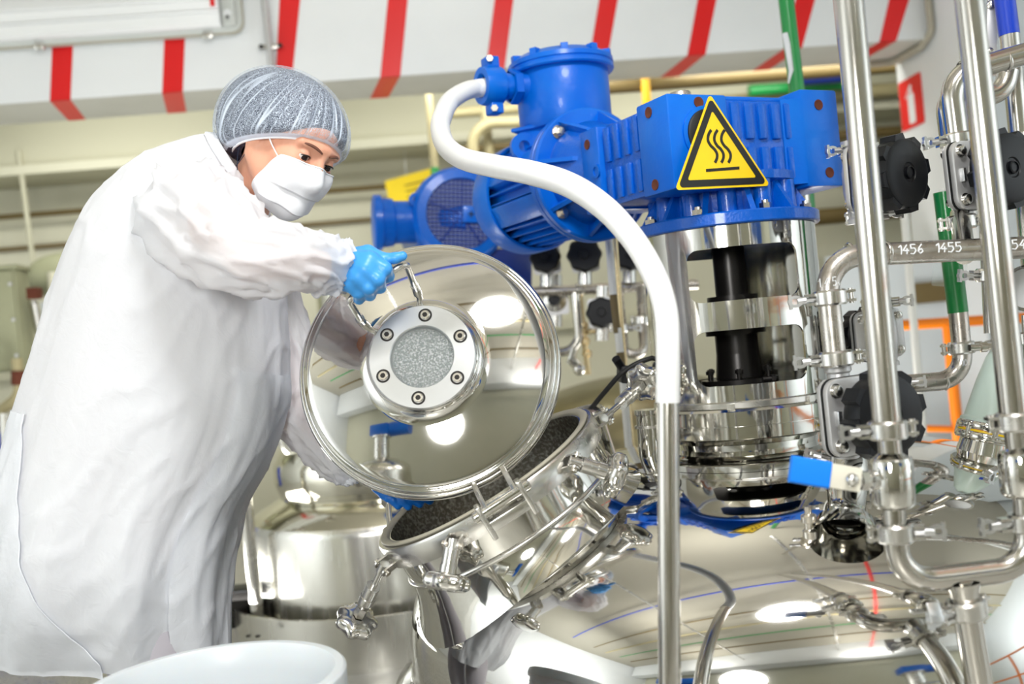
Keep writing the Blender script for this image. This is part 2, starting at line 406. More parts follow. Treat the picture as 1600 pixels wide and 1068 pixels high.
# ================================================================== the room
UZ = Vector((0, 0, 1))
ZB = 2.16                                            # underside of the overhead beam
bA = RP(0, 163, Vector((0, 0, ZB)), UZ); bB = RP(1420, 62, Vector((0, 0, ZB)), UZ)
RR = (bB - bA); RR.z = 0; RR.normalize(); RF = Vector((-RR.y, RR.x, 0))       # room axes: along the beam, away from the camera
RM = Matrix(((RR.x, RF.x, 0, 0), (RR.y, RF.y, 0, 0), (0, 0, 1, 0), (0, 0, 0, 1)))   # room frame (s, t, z) -> world
RMi = RM.inverted()
def R3(s, t, z): return RM @ Vector((s, t, z))
bt0 = (RMi @ bA).y                                   # front plane of the beam
bt1 = (RMi @ RP(600, 152, Vector((0, 0, ZB)), UZ)).y
s_end = (RMi @ RP(1458, 60, R3(0, bt0, 0), RF)).x
WT = 6.3                                             # back wall plane
MB().box((-4.5, -2.2, -0.05), (4.2, WT + .2, 0), RM).build('floor', M_floor, kind='structure', label='steel tread plate floor')
MB().box((-4.5, -2.2, 3.2), (4.2, WT + .2, 3.3), RM).build('ceiling', M_ceil, kind='structure', label='pale grey ceiling above the tanks')
MB().box((-4.5, WT, 0), (4.2, WT + .1, 3.2), RM).build('wall_back', M_cream, kind='structure', label='cream back wall behind the pipework')
MB().box((-4.6, -2.2, 0), (-4.5, WT, 3.2), RM).build('wall_left', M_white, kind='structure', label='cream side wall')
MB().box((4.2, -2.2, 0), (4.3, WT, 3.2), RM).build('wall_right', M_grey_wall, kind='structure', label='grey side wall')
MB().box((-4.5, -2.3, 0), (4.2, -2.2, 3.2), RM).build('wall_front', M_cream, kind='structure', label='cream wall behind the viewer')
# raised lozenges of the tread plate, where they can be told apart
tr = MB()
for i in range(70):
    for j in range(46):
        s, t = -2.9 + i * 0.034, 2.25 + j * 0.034
        if s > -0.1 - (0.2 if t < 2.6 else 0): continue
        a = PI / 4 if (i + j) % 2 else -PI / 4
        Mz = RM @ T((s, t, 0.0)) @ Matrix.Rotation(a, 4, 'Z')
        tr.add([(-.013, 0, .0002), (0, -.005, .0002), (.013, 0, .0002), (0, .005, .0002), (-.007, 0, .0022), (0, -.002, .0022), (.007, 0, .0022), (0, .002, .0022)],
               [(0, 1, 5, 4), (1, 2, 6, 5), (2, 3, 7, 6), (3, 0, 4, 7), (4, 5, 6, 7)], Mz)
tr.build('tread_lozenges', M_steel, bpy.data.objects['floor'], smooth=None, kind='stuff')

beam = MB().box((-4.5, bt0, ZB), (s_end, bt1, 3.2), RM).build('ceiling_beam', M_white, kind='structure', label='white overhead beam marked with slanting red stripes', bevel=0.006)
# red tape stripes: each runs down the face and wraps under the beam
def on_face(px, py):
    p = RMi @ RP(px, py, R3(0, bt0, 0), RF); return p.x, p.z
def on_soffit(px, py):
    p = RMi @ RP(px, py, Vector((0, 0, ZB)), UZ); return p.x
stripes = [((82, 72, 114, 72), (78, 154, 110, 153), (109, 189, 137, 188)),
           ((257, 61, 289, 60), (253, 138, 285, 137), (263, 178, 293, 176)),
           ((437, 0, 469, 0), (430, 131, 455, 129), (428, 165, 455, 163)),
           ((606, 0, 637, 0), (594, 118, 625, 116), (579, 157, 607, 155)),
           ((773, 0, 802, 0), (759, 108, 788, 106), (737, 147, 764, 145)),
           ((936, 0, 965, 0), (920, 97, 948, 95), (890, 136, 917, 134)),
           ((1090, 0, 1119, 0), (1074, 87, 1102, 85), (1029, 124, 1057, 122)),
           ((1243, 0, 1273, 0), (1225, 77, 1253, 75), (1170, 115, 1197, 112)),
           ((1389, 0, 1420, 0), (1374, 65, 1400, 63), (1305, 105, 1333, 102))]
for k, (a, b_, c) in enumerate(stripes):
    s0, z0 = on_face(a[0], a[1]); s1, z1 = on_face(a[2], a[3]); s2, _ = on_face(b_[0], b_[1]); s3, _ = on_face(b_[2], b_[3])
    if a[1] < 5:
        f = 0.35; s0 += (s0 - s2) * f * 1; s1 += (s1 - s3) * f * 1; z0 += (z0 - ZB) * f; z1 += (z1 - ZB) * f
    s4, s5 = on_soffit(c[0], c[1]), on_soffit(c[2], c[3])
    e = 0.0025; tf = bt0 - e; zb = ZB - e
    mb = MB()
    top = [(s0, tf, z0), (s1, tf, z1), (s3, tf, zb), (s2, tf, zb)]; bot = [(s2, tf, zb), (s3, tf, zb), (s5, bt1, zb), (s4, bt1, zb)]
    for q, dv in ((top, (0, e * .8, 0)), (bot, (0, 0, e * .8))):
        mb.add(q + [tuple(p[i] + dv[i] for i in range(3)) for p in q], [(0, 1, 2, 3), (7, 6, 5, 4), (0, 4, 5, 1), (1, 5, 6, 2), (2, 6, 7, 3), (3, 7, 4, 0)], RM)
    mb.build('red_stripe', M_red, beam, smooth=None)
# thin skin under the beam in a greyer tone
MB().box((-4.5, bt0 + .004, ZB - .0012), (s_end - .002, bt1 - .002, ZB - .0002), RM).build('soffit_skin', M_soffit, beam, smooth=None)

# pillar at the beam's right end, with its sign
pil = MB().box((s_end, bt0 - .22, 0), (s_end + 1.6, bt1 + .02, 3.2), RM).build('pillar', M_white, kind='structure', label='white pillar carrying the fire extinguisher sign')
MB().box((s_end + .004, bt0 - .232, 0), (s_end + 1.6, bt0 - .221, 3.2), RM).build('panel', M_grey_wall, pil, smooth=None)  # grey sheet over the pillar front, its shade put into the colour
# grey partition low on the right with its olive band
part_t = 4.55
def on_t(px, py, t):
    p = RMi @ RP(px, py, R3(0, t, 0), RF); return p.x, p.z
sa, za = on_t(1296, 400, part_t); sb, _ = on_t(1640, 380, part_t)
pw = MB().box((sa, part_t, 0), (sb + .6, part_t + .06, za), RM).build('wall_partition', M_grey_wall, kind='structure', label='grey partition panel behind the orange rail')
_, z1 = on_t(1480, 470, part_t); _, z2 = on_t(1480, 438, part_t)
MB().box((on_t(1420, 450, part_t)[0], part_t - .02, z1), (sb, part_t - .001, z2), RM).build('dado_band', M_brown, pw, smooth=None)
for px in (1428, 1560):
    s, _ = on_t(px, 520, part_t); MB().box((s - .006, part_t - .012, 0), (s + .006, part_t - .001, za), RM).build('panel_joint', M_soffit, pw, smooth=None)
# extinguisher sign on the pillar's left face
sp = lambda px, py: RMi @ RP(px, py, R3(s_end, 0, 0), RR)
q = [sp(1404, 131), sp(1437, 113), sp(1448, 190), sp(1412, 206)]
t_hi, t_lo = (q[0].y + q[3].y) / 2, (q[1].y + q[2].y) / 2; z_hi, z_lo = (q[0].z + q[1].z) / 2, (q[2].z + q[3].z) / 2
SM = RM @ frame((s_end - .002, (t_hi + t_lo) / 2, (z_hi + z_lo) / 2), (-1, 0, 0), (0, -1, 0))   # x towards camera, y up
wd, hg = abs(t_hi - t_lo), z_hi - z_lo
sg = thing('extinguisher_sign', 'red fire extinguisher sign on the white pillar', 'sign', SM @ Vector((0, 0, 0)))
MB().prism(rrect(-wd/2, -hg/2, wd/2, hg/2, wd*.06), 0, .003, SM).build('plate', M_red_dull, sg, smooth=None)
u = wd
MB().prism(rrect(-.12*u, -.42*hg, .16*u, .18*hg, .06*u), .0032, .0045, SM).build('cylinder_symbol', M_white, sg, smooth=None)
MB().prism([(-.05*u, .2*hg), (.1*u, .2*hg), (.08*u, .26*hg), (-.03*u, .28*hg)], .0032, .0045, SM).prism([(-.12*u, .24*hg), (.02*u, .36*hg), (.1*u, .33*hg), (.06*u, .28*hg), (-.06*u, .27*hg), (-.2*u, .12*hg), (-.24*u, .12*hg)], .0032, .0045, SM).build('nozzle_symbol', M_white, sg, smooth=None)

# back wall relief: duct box with lip, ledges
def on_w(px, py, off=0.0):
    p = RMi @ RP(px, py, R3(0, WT - off, 0), RF); return p.x, p.z
_, zl = on_w(300, 262); _, zh = on_w(300, 205)
wb = bpy.data.objects['wall_back']
MB().box((-4.5, WT - .5, on_w(300, 248, .5)[1]), (4.2, WT, 3.2), RM).build('duct_box', M_cream_dark, wb, bevel=.01)
MB().box((-4.5, WT - .53, on_w(300, 252, .53)[1]), (4.2, WT - .49, on_w(300, 238, .53)[1]), RM).build('duct_lip', M_cream, wb, smooth=None)
_, zz = on_w(100, 383); MB().box((-4.5, WT - .04, zz - .012), (4.2, WT, zz + .012), RM).build('ledge', M_brown, wb, smooth=None)
_, zz = on_w(300, 560); MB().box((-4.5, WT - .05, zz - .03), (4.2, WT, zz + .03), RM).build('ledge', M_cream_dark, wb, smooth=None)

# ------------------------------------------------------------------ pipes along the back wall
def hpipe(name, label, px0, px1, py, off, rad, m, slope=None, cat='pipe', group='pipes along the back wall'):
    s0, z = on_w(px0, py, off); s1, _ = on_w(px1, py, off)
    a, b_ = R3(s0, WT - off, z), R3(s1, WT - off, z)
    o = MB().cyl(a, b_, rad, n=14).build(name, m, label=label, cat=cat, group=group); return o
hpipe('wall_pipe', 'brown horizontal pipe just below the cream duct, behind the hairnet', -60, 900, 272, .3, .022, M_brown)
hpipe('wall_pipe', 'lower brown pipe running level behind the masked face', -60, 700, 283, .16, .03, M_beigepipe)
hpipe('wall_pipe', 'thin brown pipe level with the blue gloves on the back wall', -60, 640, 332 + 12, .14, .016, M_brown)
hpipe('wall_pipe', 'thick brown header pipe under the beam, behind the gearbox', 880, 1500, 140, 1.15, .04, M_brown)
hpipe('wall_pipe', 'dark blue pipe under the beam beside the green riser', 1248, 1330, 118, .9, .055, M_blue_dark)
hpipe('wall_pipe', 'green level pipe above the gearbox right end', 1170, 1345, 142, .75, .032, M_green)
hpipe('wall_pipe', 'beige level pipe above the gearbox right end', 1100, 1420, 162, .6, .04, M_beigepipe)
hpipe('wall_pipe', 'brown pipe level with the warning sign, behind the first steel riser', 1270, 1420, 215, .6, .03, M_brown)
hpipe('wall_pipe', 'grey pipe level with the wing nut, behind the first steel riser', 1270, 1420, 250, .5, .035, M_beigepipe)
hpipe('wall_pipe', 'lower brown pipe behind the first black handwheel', 1270, 1420, 340, .4, .05, M_brown)
hpipe('wall_pipe', 'beige pipe seen through the loop of the white hose', 690, 850, 178, .9, .028, M_beigepipe)
hpipe('wall_pipe', 'brown pipe under the loop of the white hose', 690, 850, 236, .7, .02, M_brown)
def bgpipe(name, label, pts, rad, m, d, R=.12, group=None, cat='pipe', parent=None):
    ps = fillet([P(x, y, d) if len(k) == 0 else P(x, y, k[0]) for (x, y, *k) in pts], R, 8)
    return MB().tube(ps, rad, 14).build(name, m, parent, label=None if parent else label, cat=None if parent else cat, group=None if parent else group)
bgpipe('elbow_pipe', 'beige pipe bending over behind the white hose loop', [(796, 860), (735, 193), (960, 186)], .03, M_beigepipe, 5.3)
bgpipe('riser_pipe', 'beige vertical pipe crossing the loop of the white hose', [(748, 60), (766, 262), (826, 900)], .027, M_beigepipe, 5.4)
g = thing('riser_pipe', 'beige riser with a green band in front of the yellow card', 'pipe', P(676, 260, 5.1))
bgpipe('pipe', '', [(660, 20), (679, 262)], .02, M_beigepipe, 5.1, parent=g); bgpipe('pipe', '', [(681, 290), (741, 920)], .02, M_beigepipe, 5.1, parent=g); bgpipe('band', '', [(679, 262), (681, 292)], .021, M_green, 5.1, parent=g)
bgpipe('riser_pipe', 'yellow riser between the terminal box and the gearbox', [(982, -190), (1014, 200), (1046, 560)], .023, M_yellow_pipe, 5.2)
bgpipe('riser_pipe', 'thin cream pipe on the wall at the far left', [(29, 236), (52, 412), (70, 440)], .014, M_cream_dark, 5.6)
g = thing('riser_pipe', 'green painted riser standing behind the gearbox', 'pipe', P(1240, 150, 2.95))
bgpipe('pipe', '', [(1130, -690), (1226, -20), (1246, 150), (1262, 330)], .0225, M_green, 2.95, parent=g)
MB().tube([P(1226.5, 52, 2.925), P(1230, 70, 2.925), P(1236, 110, 2.925), P(1232, 130, 2.925)], [.008, .009, .007, .002], 10).build('tape_patch', M_white, g)
bgpipe('riser_pipe', 'steel riser right behind the mixer column, below the gearbox', [(1244, 200), (1272, 560), (1290, 760)], .022, M_pipe, 2.75)
# ================================================================== the mixing tank in front
TC = P(1166, 700, 2.3); TX, TY = TC.x, TC.y
TR, TZ0, TH = 0.785, 0.33, 0.369
TM = T((TX, TY, 0))
def dome_z(x, y):
    r2 = ((x - TX) ** 2 + (y - TY) ** 2) / TR ** 2
    return TZ0 + TH * math.sqrt(max(0, 1 - r2 ** 1.5))
def dome_hit(px, py):
    d = P(px, py, 1) - EYE; t = 1.0
    for k in range(2000):
        p = EYE + d * t
        if (p.x - TX) ** 2 + (p.y - TY) ** 2 < TR ** 2 and p.z < dome_z(p.x, p.y): return p
        t += .001
    return EYE + d * 2.3
tank = thing('mixing_tank', 'large polished steel mixing tank with its hatch lid lifted open', 'tank', (TX, TY, 0))
prof = [(TR + .055, .02), (TR + .055, .20), (TR + .045, .235), (TR + .01, .262), (TR, .268), (TR, TZ0 - .03)]
for i in range(1, 49):
    a = (PI / 2) * i / 48; prof.append((TR * math.cos(a) ** (2 / 3.0), TZ0 + TH * math.sin(a)))
prof[-1] = (0, TZ0 + TH)
MB().lathe(prof, TM, 160).build('shell', M_mirror, tank, smooth=60)
MB().lathe([(TR + .05, 0), (TR + .07, 0), (TR + .07, .03), (TR + .05, .03)], TM, 96).build('foot_ring', M_steel, tank)
# hatch collar on the shoulder
RC = P(757, 743, 2.07)                                 # centre of the hatch rim
CN = D(-.52, .848, -.10).normalized()
cx = (D(.85, .53, 0) - CN * D(.85, .53, 0).dot(CN)).normalized()
CM = frame(RC, CN, cx)                                # x: up-right along the long axis, y: away, z: out of the hatch
CR = .234
MB().lathe([(CR, -.30), (CR, -.004)], CM, 96).build('hatch_collar', M_mirror2, tank, smooth=60)
MB().lathe([(CR - .012, 0), (CR - .012, -.30)], CM, 96).build('collar_liner', M_darkin, tank, smooth=60)
MB().lathe([(CR - .014, -.296), (0, -.30)], CM, 64).build('dark_mouth', M_darkin, tank)  # dark disc closing the lower end of the collar
MB().lathe([(CR + .001, -.045), (CR + .016, -.043), (CR + .018, -.03), (CR + .018, -.004), (CR + .015, 0), (CR - .012, 0)], CM, 96).build('collar_rim', M_steel, tank, smooth=40)
MB().lathe([(CR + .006, .0), (CR + .009, .003), (CR + .007, .006), (CR + .001, .0065), (CR - .005, .005), (CR - .009, .002), (CR - .009, -.012)], CM, 96).build('gasket', M_gasket, tank, smooth=80)
MB().lathe([(CR, -.090), (CR + .005, -.093), (CR + .006, -.098), (CR, -.102)], CM, 96).build('weld_bead', M_steel, tank, smooth=80)
# flared skirt where the collar meets the dome
rows = []
for k in range(97):
    a = 2 * PI * k / 96; row = []
    for (r, f) in ((CR + .0, 0), (CR + .004, .35), (CR + .02, .8), (CR + .04, 1.0)):
        p0 = CM @ Vector((r * math.cos(a), r * math.sin(a), -.102)); lo_, hi_ = 0.0, .25
        q0 = p0 - CN * 0
        for it in range(22):
            m_ = (lo_ + hi_) / 2; q_ = p0 - CN * m_
            if q_.z > dome_z(q_.x, q_.y): lo_ = m_
            else: hi_ = m_
        h_ = lo_
        row.append(p0 - CN * (h_ * f if f < 1 else h_ + .002) if f else p0)
    rows.append(row)
MB().grid(rows).build('collar_skirt', M_mirror2, tank, smooth=80)

M_knob = mat('polished_knob_steel', (0.68, 0.67, 0.64), 0.16, 1.0)
# swing bolts round the collar
def star_knob(R=.041, h=.032):
    return MB().lathe([(0, 0, 0), (R * .45, 0, 0), (R * .75, .002, .6), (R * .95, h * .2, 1), (R, h * .45, 1), (R * .97, h * .75, 1), (R * .8, h * .95, .7), (R * .5, h, .3), (0, h, 0)], None, 56, 7, .075)
knob_me = star_knob().mesh('star_knob', M_knob, 60)
nut_me = MB().lathe([(0, -.012), (.0125, -.012), (.0125, .012), (0, .012)], None, 6).mesh('nut', M_steel, 30)
slv_me = MB().lathe([(.006, -.026), (.0145, -.026), (.0145, .004), (.016, .004), (.016, .02), (.011, .026), (.006, .026)], None, 24).mesh('sleeve', M_steel, 38)
rod_me = MB().cyl((0, 0, 0), (0, 0, 1), .0065, n=14).mesh('rod', M_steel)
def swing_bolt(br, pv, kn, label=None):
    """bracket foot br (on the collar), pivot pv, knob centre kn: world points"""
    mbk = MB(); ax = (pv - br).normalized(); rod = (kn - pv).normalized(); side = ax.cross(rod).normalized()
    if side.length < .1: side = ax.orthogonal().normalized()
    F = frame(br, ax, side); L_ = (pv - br).length
    for sx in (-1, 1): mbk.add(*ear(L_ + .012, .011, .0035), F @ T((sx * .0115, 0, 0)))
    b_ = mbk.build('hinge_lug', M_steel, tank, smooth=38)
    mb = MB(); mb.cyl(pv - side * .019, pv + side * .019, .006, n=16); mb.build('pin', M_bolt, b_)
    dist = (kn - pv).length
    F2 = frame(pv, rod)
    MB().cyl(pv, kn, .0065, n=14).cyl(pv - rod * .011, pv + rod * .011, .010, n=16).build('swing_rod', M_steel, tank)
    s_ = place('sleeve', slv_me, tank, F2 @ T((0, 0, dist * .52)))
    k_ = place('star_knob', knob_me, tank, F2 @ T((0, 0, dist - .012)))
    place('nut', nut_me, k_, F2 @ T((0, 0, dist - .026)))
def ear(L_, hw, th):                              # rounded plate in the y-z plane, thickness along x
    pts = [(-hw, -.012), (hw, -.012)] + [(hw * math.cos(t), L_ - .012 + hw * math.sin(t)) for t in [PI * k / 8 for k in range(9)]]
    n = len(pts); vs = [(-th / 2, y, z) for y, z in pts] + [(th / 2, y, z) for y, z in pts]
    return vs, [tuple(range(n - 1, -1, -1)), tuple(range(n, 2 * n))] + [(i, (i + 1) % n, n + (i + 1) % n, n + i) for i in range(n)]
def rimpt(a, rr=CR + .018, z=-.024):
    return CM @ Vector((rr * math.cos(a), rr * math.sin(a), z))
def bolt_at(px_b, px_k, dk):
    # nearest rim angle to the photo point of the bracket
    best = min((abs((lambda q: complex(q[0] - px_b[0], q[1] - px_b[1]))(proj(rimpt(a)))), a) for a in [2 * PI * i / 360 for i in range(360)] if (CM.to_3x3() @ Vector((math.cos(a), math.sin(a), 0))).y < .45)
    a = best[1]; br = rimpt(a); out = (CM.to_3x3() @ Vector((math.cos(a), math.sin(a), 0))).normalized()
    swing_bolt(br, br + out * .022, P(px_k[0], px_k[1], dk))
def proj(p):
    r = p - EYE; d = r.dot(FWD); return (800 + FPX * r.dot(RGT) / d, 534 - FPX * r.dot(UPV) / d)
bolt_at((612, 874), (558, 968), 2.02)
bolt_at((712, 842), (698, 905), 1.80)
bolt_at((880, 716), (957, 740), 1.87)
bolt_at((930, 660), (1006, 598), 2.19)
bolt_at((640, 760), (600, 720), 2.36)
# hinge for the lid, at the near right of the rim
ha = min((abs(proj(rimpt(a))[0] - 792) + (900 if (CM.to_3x3() @ Vector((math.cos(a), math.sin(a), 0))).y > 0 else 0), a) for a in [2 * PI * i / 720 for i in range(720)])[1]
ho = (CM.to_3x3() @ Vector((math.cos(ha), math.sin(ha), 0))).normalized(); ht = CN.cross(ho).normalized(); hb = rimpt(ha, CR + .018, -.03)
HM = frame(hb, CN, ht)                             # x along the hinge pin, y outward or inward, z along the collar axis
ysg = 1 if (HM.to_3x3() @ Vector((0, 1, 0))).dot(ho) > 0 else -1
for sx in (-.042, .042):
    MB().box((sx - .005, min(-.002, ysg * .036), -.02), (sx + .005, max(.002, ysg * .036), .046), HM).build('hinge_bracket', M_steel, tank, bevel=.002)
MB().cyl(HM @ Vector((-.055, ysg * .022, .03)), HM @ Vector((.055, ysg * .022, .03)), .0115, n=20).build('hinge_pin', M_mirror2, tank)
MB().box((-.046, min(ysg * .026, ysg * .034), -.008), (.046, max(ysg * .026, ysg * .034), .012), HM).build('hinge_bar', M_steel, tank, bevel=.002)
for sx in (-.052, .052): place('nut', nut_me, tank, HM @ T((sx, ysg * .022, .03)) @ Matrix.Rotation(PI / 2, 4, 'Y') @ Matrix.Scale(.6, 4))

# ------------------------------------------------------------------ the raised lid (part of the tank)
LC = P(668, 570, 1.925); LN = D(-.10, .30, -.94).normalized()
LU = (D(0, 1, 0) - LN * D(0, 1, 0).dot(LN)).normalized(); LR = LU.cross(LN).normalized()
LM = frame(LC, LN, LR) @ Matrix.Scale(1.032, 4)                              # x right, y up, z towards the viewer
LRAD = .241
lid = place('lid', None, tank, LM, label='round dished hatch lid held open by the worker')
lp = [(0, -.006)]
for i in range(1, 21):
    r = .219 * i / 20; lp.append((r, .050 * (1 - (r / .219) ** 2) ** .8 - .006))
outer = list(reversed([(r, z) for r, z in lp]))
dish = [(.241, -.030), (.2425, -.022), (.2425, -.012), (.2385, -.006), (.236, -.0065), (.234, -.002), (.230, .001), (.226, -.001), (.222, .0015)]
dome_p = [(.219 * math.cos(a) if False else .219 * (1 - k / 40.0), None) for k, a in enumerate([0] * 41)]
dome_p = [(r, .002 + .034 * (1 - (r / .222) ** 2)) for r, _ in dome_p]
neck = [(.118, None)]
body = [p for p in dome_p if p[0] > .112]
zt = .002 + .034 * (1 - (.112 / .222) ** 2)
body += [(.108, zt + .003), (.102, zt + .006), (.098, zt + .011), (.096, zt + .018)]
MB().lathe(dish + body, LM, 128).build('dished_plate', M_mirror, lid, smooth=70)
MB().lathe([(.2425, -.030), (.226, -.032), (0, -.030)], LM, 96).build('lid_underside', M_steel, lid)
zr = zt + .016
# sight glass ring
MB().lathe([(.096, zr), (.0965, zr + .010), (.0945, zr + .013), (.058, zr + .013), (.0565, zr + .011), (.055, zr - .004)], LM, 96).build('sight_ring', M_alu, lid, smooth=30)
MB().lathe([(.0565, zr - .003), (0, zr - .003)], LM, 64).build('droplet_glass', M_droplet, lid)
MB().lathe([(.0558, zr + .003), (.0558, zr + .006), (0, zr + .0062)], LM, 64).build('clear_glass', M_glass, lid)
scr_me = MB().lathe([(.0085, 0), (.0085, .0035), (.0075, .0045), (.0045, .0045), (.0045, .0015), (0, .0015)], None, 20).mesh('screw', M_bolt, 30)
soc_me = MB().lathe([(.0047, .0047), (0, .0047)], None, 6).mesh('socket', M_shaft, None)
scr_ring = MB().lathe([(.0125, 0), (.0125, .0006), (.0090, .0006)], None, 24).mesh('countersink', M_shaft, None)
for k in range(6):
    a = PI / 2 + k * PI / 3 - .02
    s_ = place('screw', scr_me, lid, LM @ T((.0765 * math.cos(a), .0765 * math.sin(a), zr + .0128)))
    place('countersink', scr_ring, s_, LM @ T((.0765 * math.cos(a), .0765 * math.sin(a), zr + .0131)))
    place('socket', soc_me, s_, LM @ T((.0765 * math.cos(a), .0765 * math.sin(a), zr + .0128)))
# handle
hf = [LMi for LMi in ()]
def lid_pt(px, py, z):
    q_ = RP(px, py, LM @ Vector((0, 0, z)), LN); return q_
f1, f2 = lid_pt(648, 446, .035), lid_pt(563, 499, .035)
h1, h2 = P(634, 410, 1.835), P(545, 468, 1.835)
MB().tube(fillet([f1, h1, h2, f2], .014, 6), .0066, 14).build('handle', M_steel, lid)
for f_ in (f1, f2): MB().cyl(f_ - LN * .012, f_ + LN * .004, .009, n=16).build('handle_foot', M_steel, lid)
# arm from lid to hinge pin
ed = (HM @ Vector((0, ysg * .022, .03)) - LC); ed = (ed - LN * ed.dot(LN)).normalized()
hp = HM @ Vector((0, ysg * .022, .03))
for sx in (-.03, .03):
    e0 = LC + ed * .240 - LN * .018 + HM.to_3x3() @ Vector((sx, 0, 0)); e1 = hp + HM.to_3x3() @ Vector((sx, 0, 0))
    F = frame(e0, e1 - e0, LN); MB().box((-.014, -.005, -.01), (.014, .005, (e1 - e0).length + .008), F).build('hinge_arm', M_steel, lid, bevel=.0015)

# small covered nozzle behind the hatch with its cable
nz_ = thing('sensor_nozzle', 'short steel nozzle with black cable behind the open hatch', 'nozzle', P(918, 700, 2.35))
nb, ntp = P(935, 740, 2.36), P(905, 648, 2.34)
MB().cyl(nb, ntp, .054, n=40, caps=False).build('nozzle_pipe', M_mirror2, nz_)
MB().lathe([(.048, -.01), (.058, -.01), (.060, 0), (.056, .006), (.040, .008), (0, .006)], frame(ntp, ntp - nb), 40).build('nozzle_cap', M_steel, nz_)
MB().tube(spline([P(922, 640, 2.34), P(945, 612, 2.32), P(975, 580, 2.3), P(1012, 561, 2.3), P(1060, 552, 2.34)], 8), .0058, 12).build('cable', M_blackr, nz_)
bx = thing('cable_box', 'small black junction box hanging behind the upper star knob', 'junction box', P(985, 590, 2.4))
MB().cbox((0, 0, 0), (.07, .04, .11), frame(P(990, 585, 2.4), D(0.05, 1, 0), D(1, 0, 0)) @ Matrix.Rotation(PI/2, 4, 'X')).build('housing', M_blackr, bx, bevel=.006)
MB().cyl(P(972, 575, 2.37), P(962, 560, 2.35), .010, n=14).build('gland', M_black, bx)
# ================================================================== mixer column on the tank
CZ0 = .687
mix = thing('mixer_drive', 'polished steel mixer column with two windows showing the dark shaft', 'mixer', (TX, TY, CZ0))
def Z(px, py, dd): return (P(px, py, dd)).z
zfl = Z(1143, 352, 2.15)                            # underside of the blue flange
zr1, zr0 = Z(1150, 643, 2.1), Z(1150, 690, 2.1)
CRAD = .192
colm = MB().lathe([(CRAD, zr1 - .01), (CRAD, zfl - .002), (CRAD - .012, zfl - .002), (CRAD - .012, zr1 - .01), (CRAD, zr1 - .01)], TM, 128).build('column', M_mirror2, mix, smooth=45)
zu1, zu0 = Z(1165, 383, 2.12), Z(1165, 467, 2.12); zl1, zl0 = Z(1165, 513, 2.12), Z(1165, 600, 2.12)
waz = math.radians(-2.5)                              # windows turned a little to the right of the line of sight
wdir = Vector((math.sin(waz) , -math.cos(waz), 0)); wx = Vector((math.cos(waz), math.sin(waz), 0))
for (za, zb_) in ((zu0, zu1), (zl0, zl1)):
    WMx = frame((TX, TY, (za + zb_) / 2), wdir, wx)      # z out of the window, x right, y up
    hw, hh = CRAD * math.sin(math.radians(36.5)), (zb_ - za) / 2
    cut(colm, MB().prism(rrect(-hw, -hh, hw, hh, .022), .0, .3, WMx), 45)
    cut(colm, MB().prism(rrect(-hw - .01, -hh, .062, hh, .022), -.3, -.01, WMx), 45)
MB().lathe([(CRAD - .013, zu0 - .012), (.06, zu0 - .012), (.06, zu0 - .022), (CRAD - .013, zu0 - .022)], TM, 64).build('bearing_plate', M_shaft, mix)
MB().lathe([(CRAD - .013, zl0 - .012), (0, zl0 - .012)], TM, 64).build('floor_plate', M_shaft, mix)
sh = MB().lathe([(.036, zr1), (.036, zfl)], TM, 40).build('shaft', M_shaft, mix)
MB().lathe([(.036, zl0 + .05), (.047, zl0 + .05), (.047, zl1 - .012), (.066, zl1 - .012), (.066, zl1 + .006), (.036, zl1 + .006)], TM, 40).build('coupling', M_shaft, mix)
MB().lathe([(.036, zu0 - .010), (.056, zu0 - .010), (.056, zu0 + .014), (.036, zu0 + .014)], TM, 40).build('collar_nut', M_shaft, mix)
MB().lathe([(.036, zl0 - .011), (.085, zl0 - .011), (.085, zl0 + .004), (.052, zl0 + .006), (.047, zl0 + .06)], TM, 48).build('coupling_flange', M_shaft, mix)
bm_ = MB().cyl((0, 0, 0), (0, 0, .028), .005, n=10).cyl((0, 0, .018), (0, 0, .026), .009, n=6).mesh('bolt', M_shaft)
for k in range(6):
    a = 2 * PI * k / 6 + .3; place('bolt', bm_, mix, TM @ T((.073 * math.cos(a), .073 * math.sin(a), zl0)))
place('bolt', bm_, mix, T(P(1192, 592, 2.17)) @ Matrix.Rotation(PI / 2, 4, 'Y'))
zmid = (zr0 + zr1) / 2
MB().lathe([(CRAD - .01, zr1 + .004), (.199, zr1 + .004), (.2045, zr1 - .001), (.2045, zmid + .0015), (.199, zmid + .001), (.199, zmid - .001), (.2045, zmid - .0015), (.2045, zr0 + .004), (.200, zr0), (.170, zr0 - .004), (.160, zr0 - .014), (.157, CZ0 + .004), (.165, CZ0 - .012)], TM, 128).build('base_flange', M_mirror2, mix, smooth=35)
MB().lathe([(CRAD, zr1 + .020), (CRAD + .004, zr1 + .017), (CRAD + .004, zr1 + .006), (CRAD, zr1 + .003)], TM, 96).build('weld_band', M_steel, mix)
cl_me = MB().cbox((0, 0, 0), (.012, .016, .012)).mesh('flange_clip', M_steel, None)
for k in range(4):
    a = -PI / 2 + .12 + (k - 1.5) * .9; place('flange_clip', cl_me, mix, TM @ T((.197 * math.cos(a), .197 * math.sin(a), zr1 + .01)) @ Matrix.Rotation(a, 4, 'Z'))
# small steel pots left of the column foot
po = thing('small_nozzle', 'short capped steel nozzle left of the mixer column foot', 'nozzle', P(1012, 700, 2.25))
pt, pb = P(1012, 648, 2.25), P(1017, 712, 2.25)
MB().lathe([(.026, -.095), (.026, 0), (.029, .002), (.029, .012), (.0, .012)], frame(pt, pt - pb), 32).build('nozzle_pipe', M_mirror2, po)
MB().lathe([(.027, -.022), (.031, -.022), (.031, -.028), (.027, -.028)], frame(pt, pt - pb), 32).build('clamp_ring', M_steel, po)

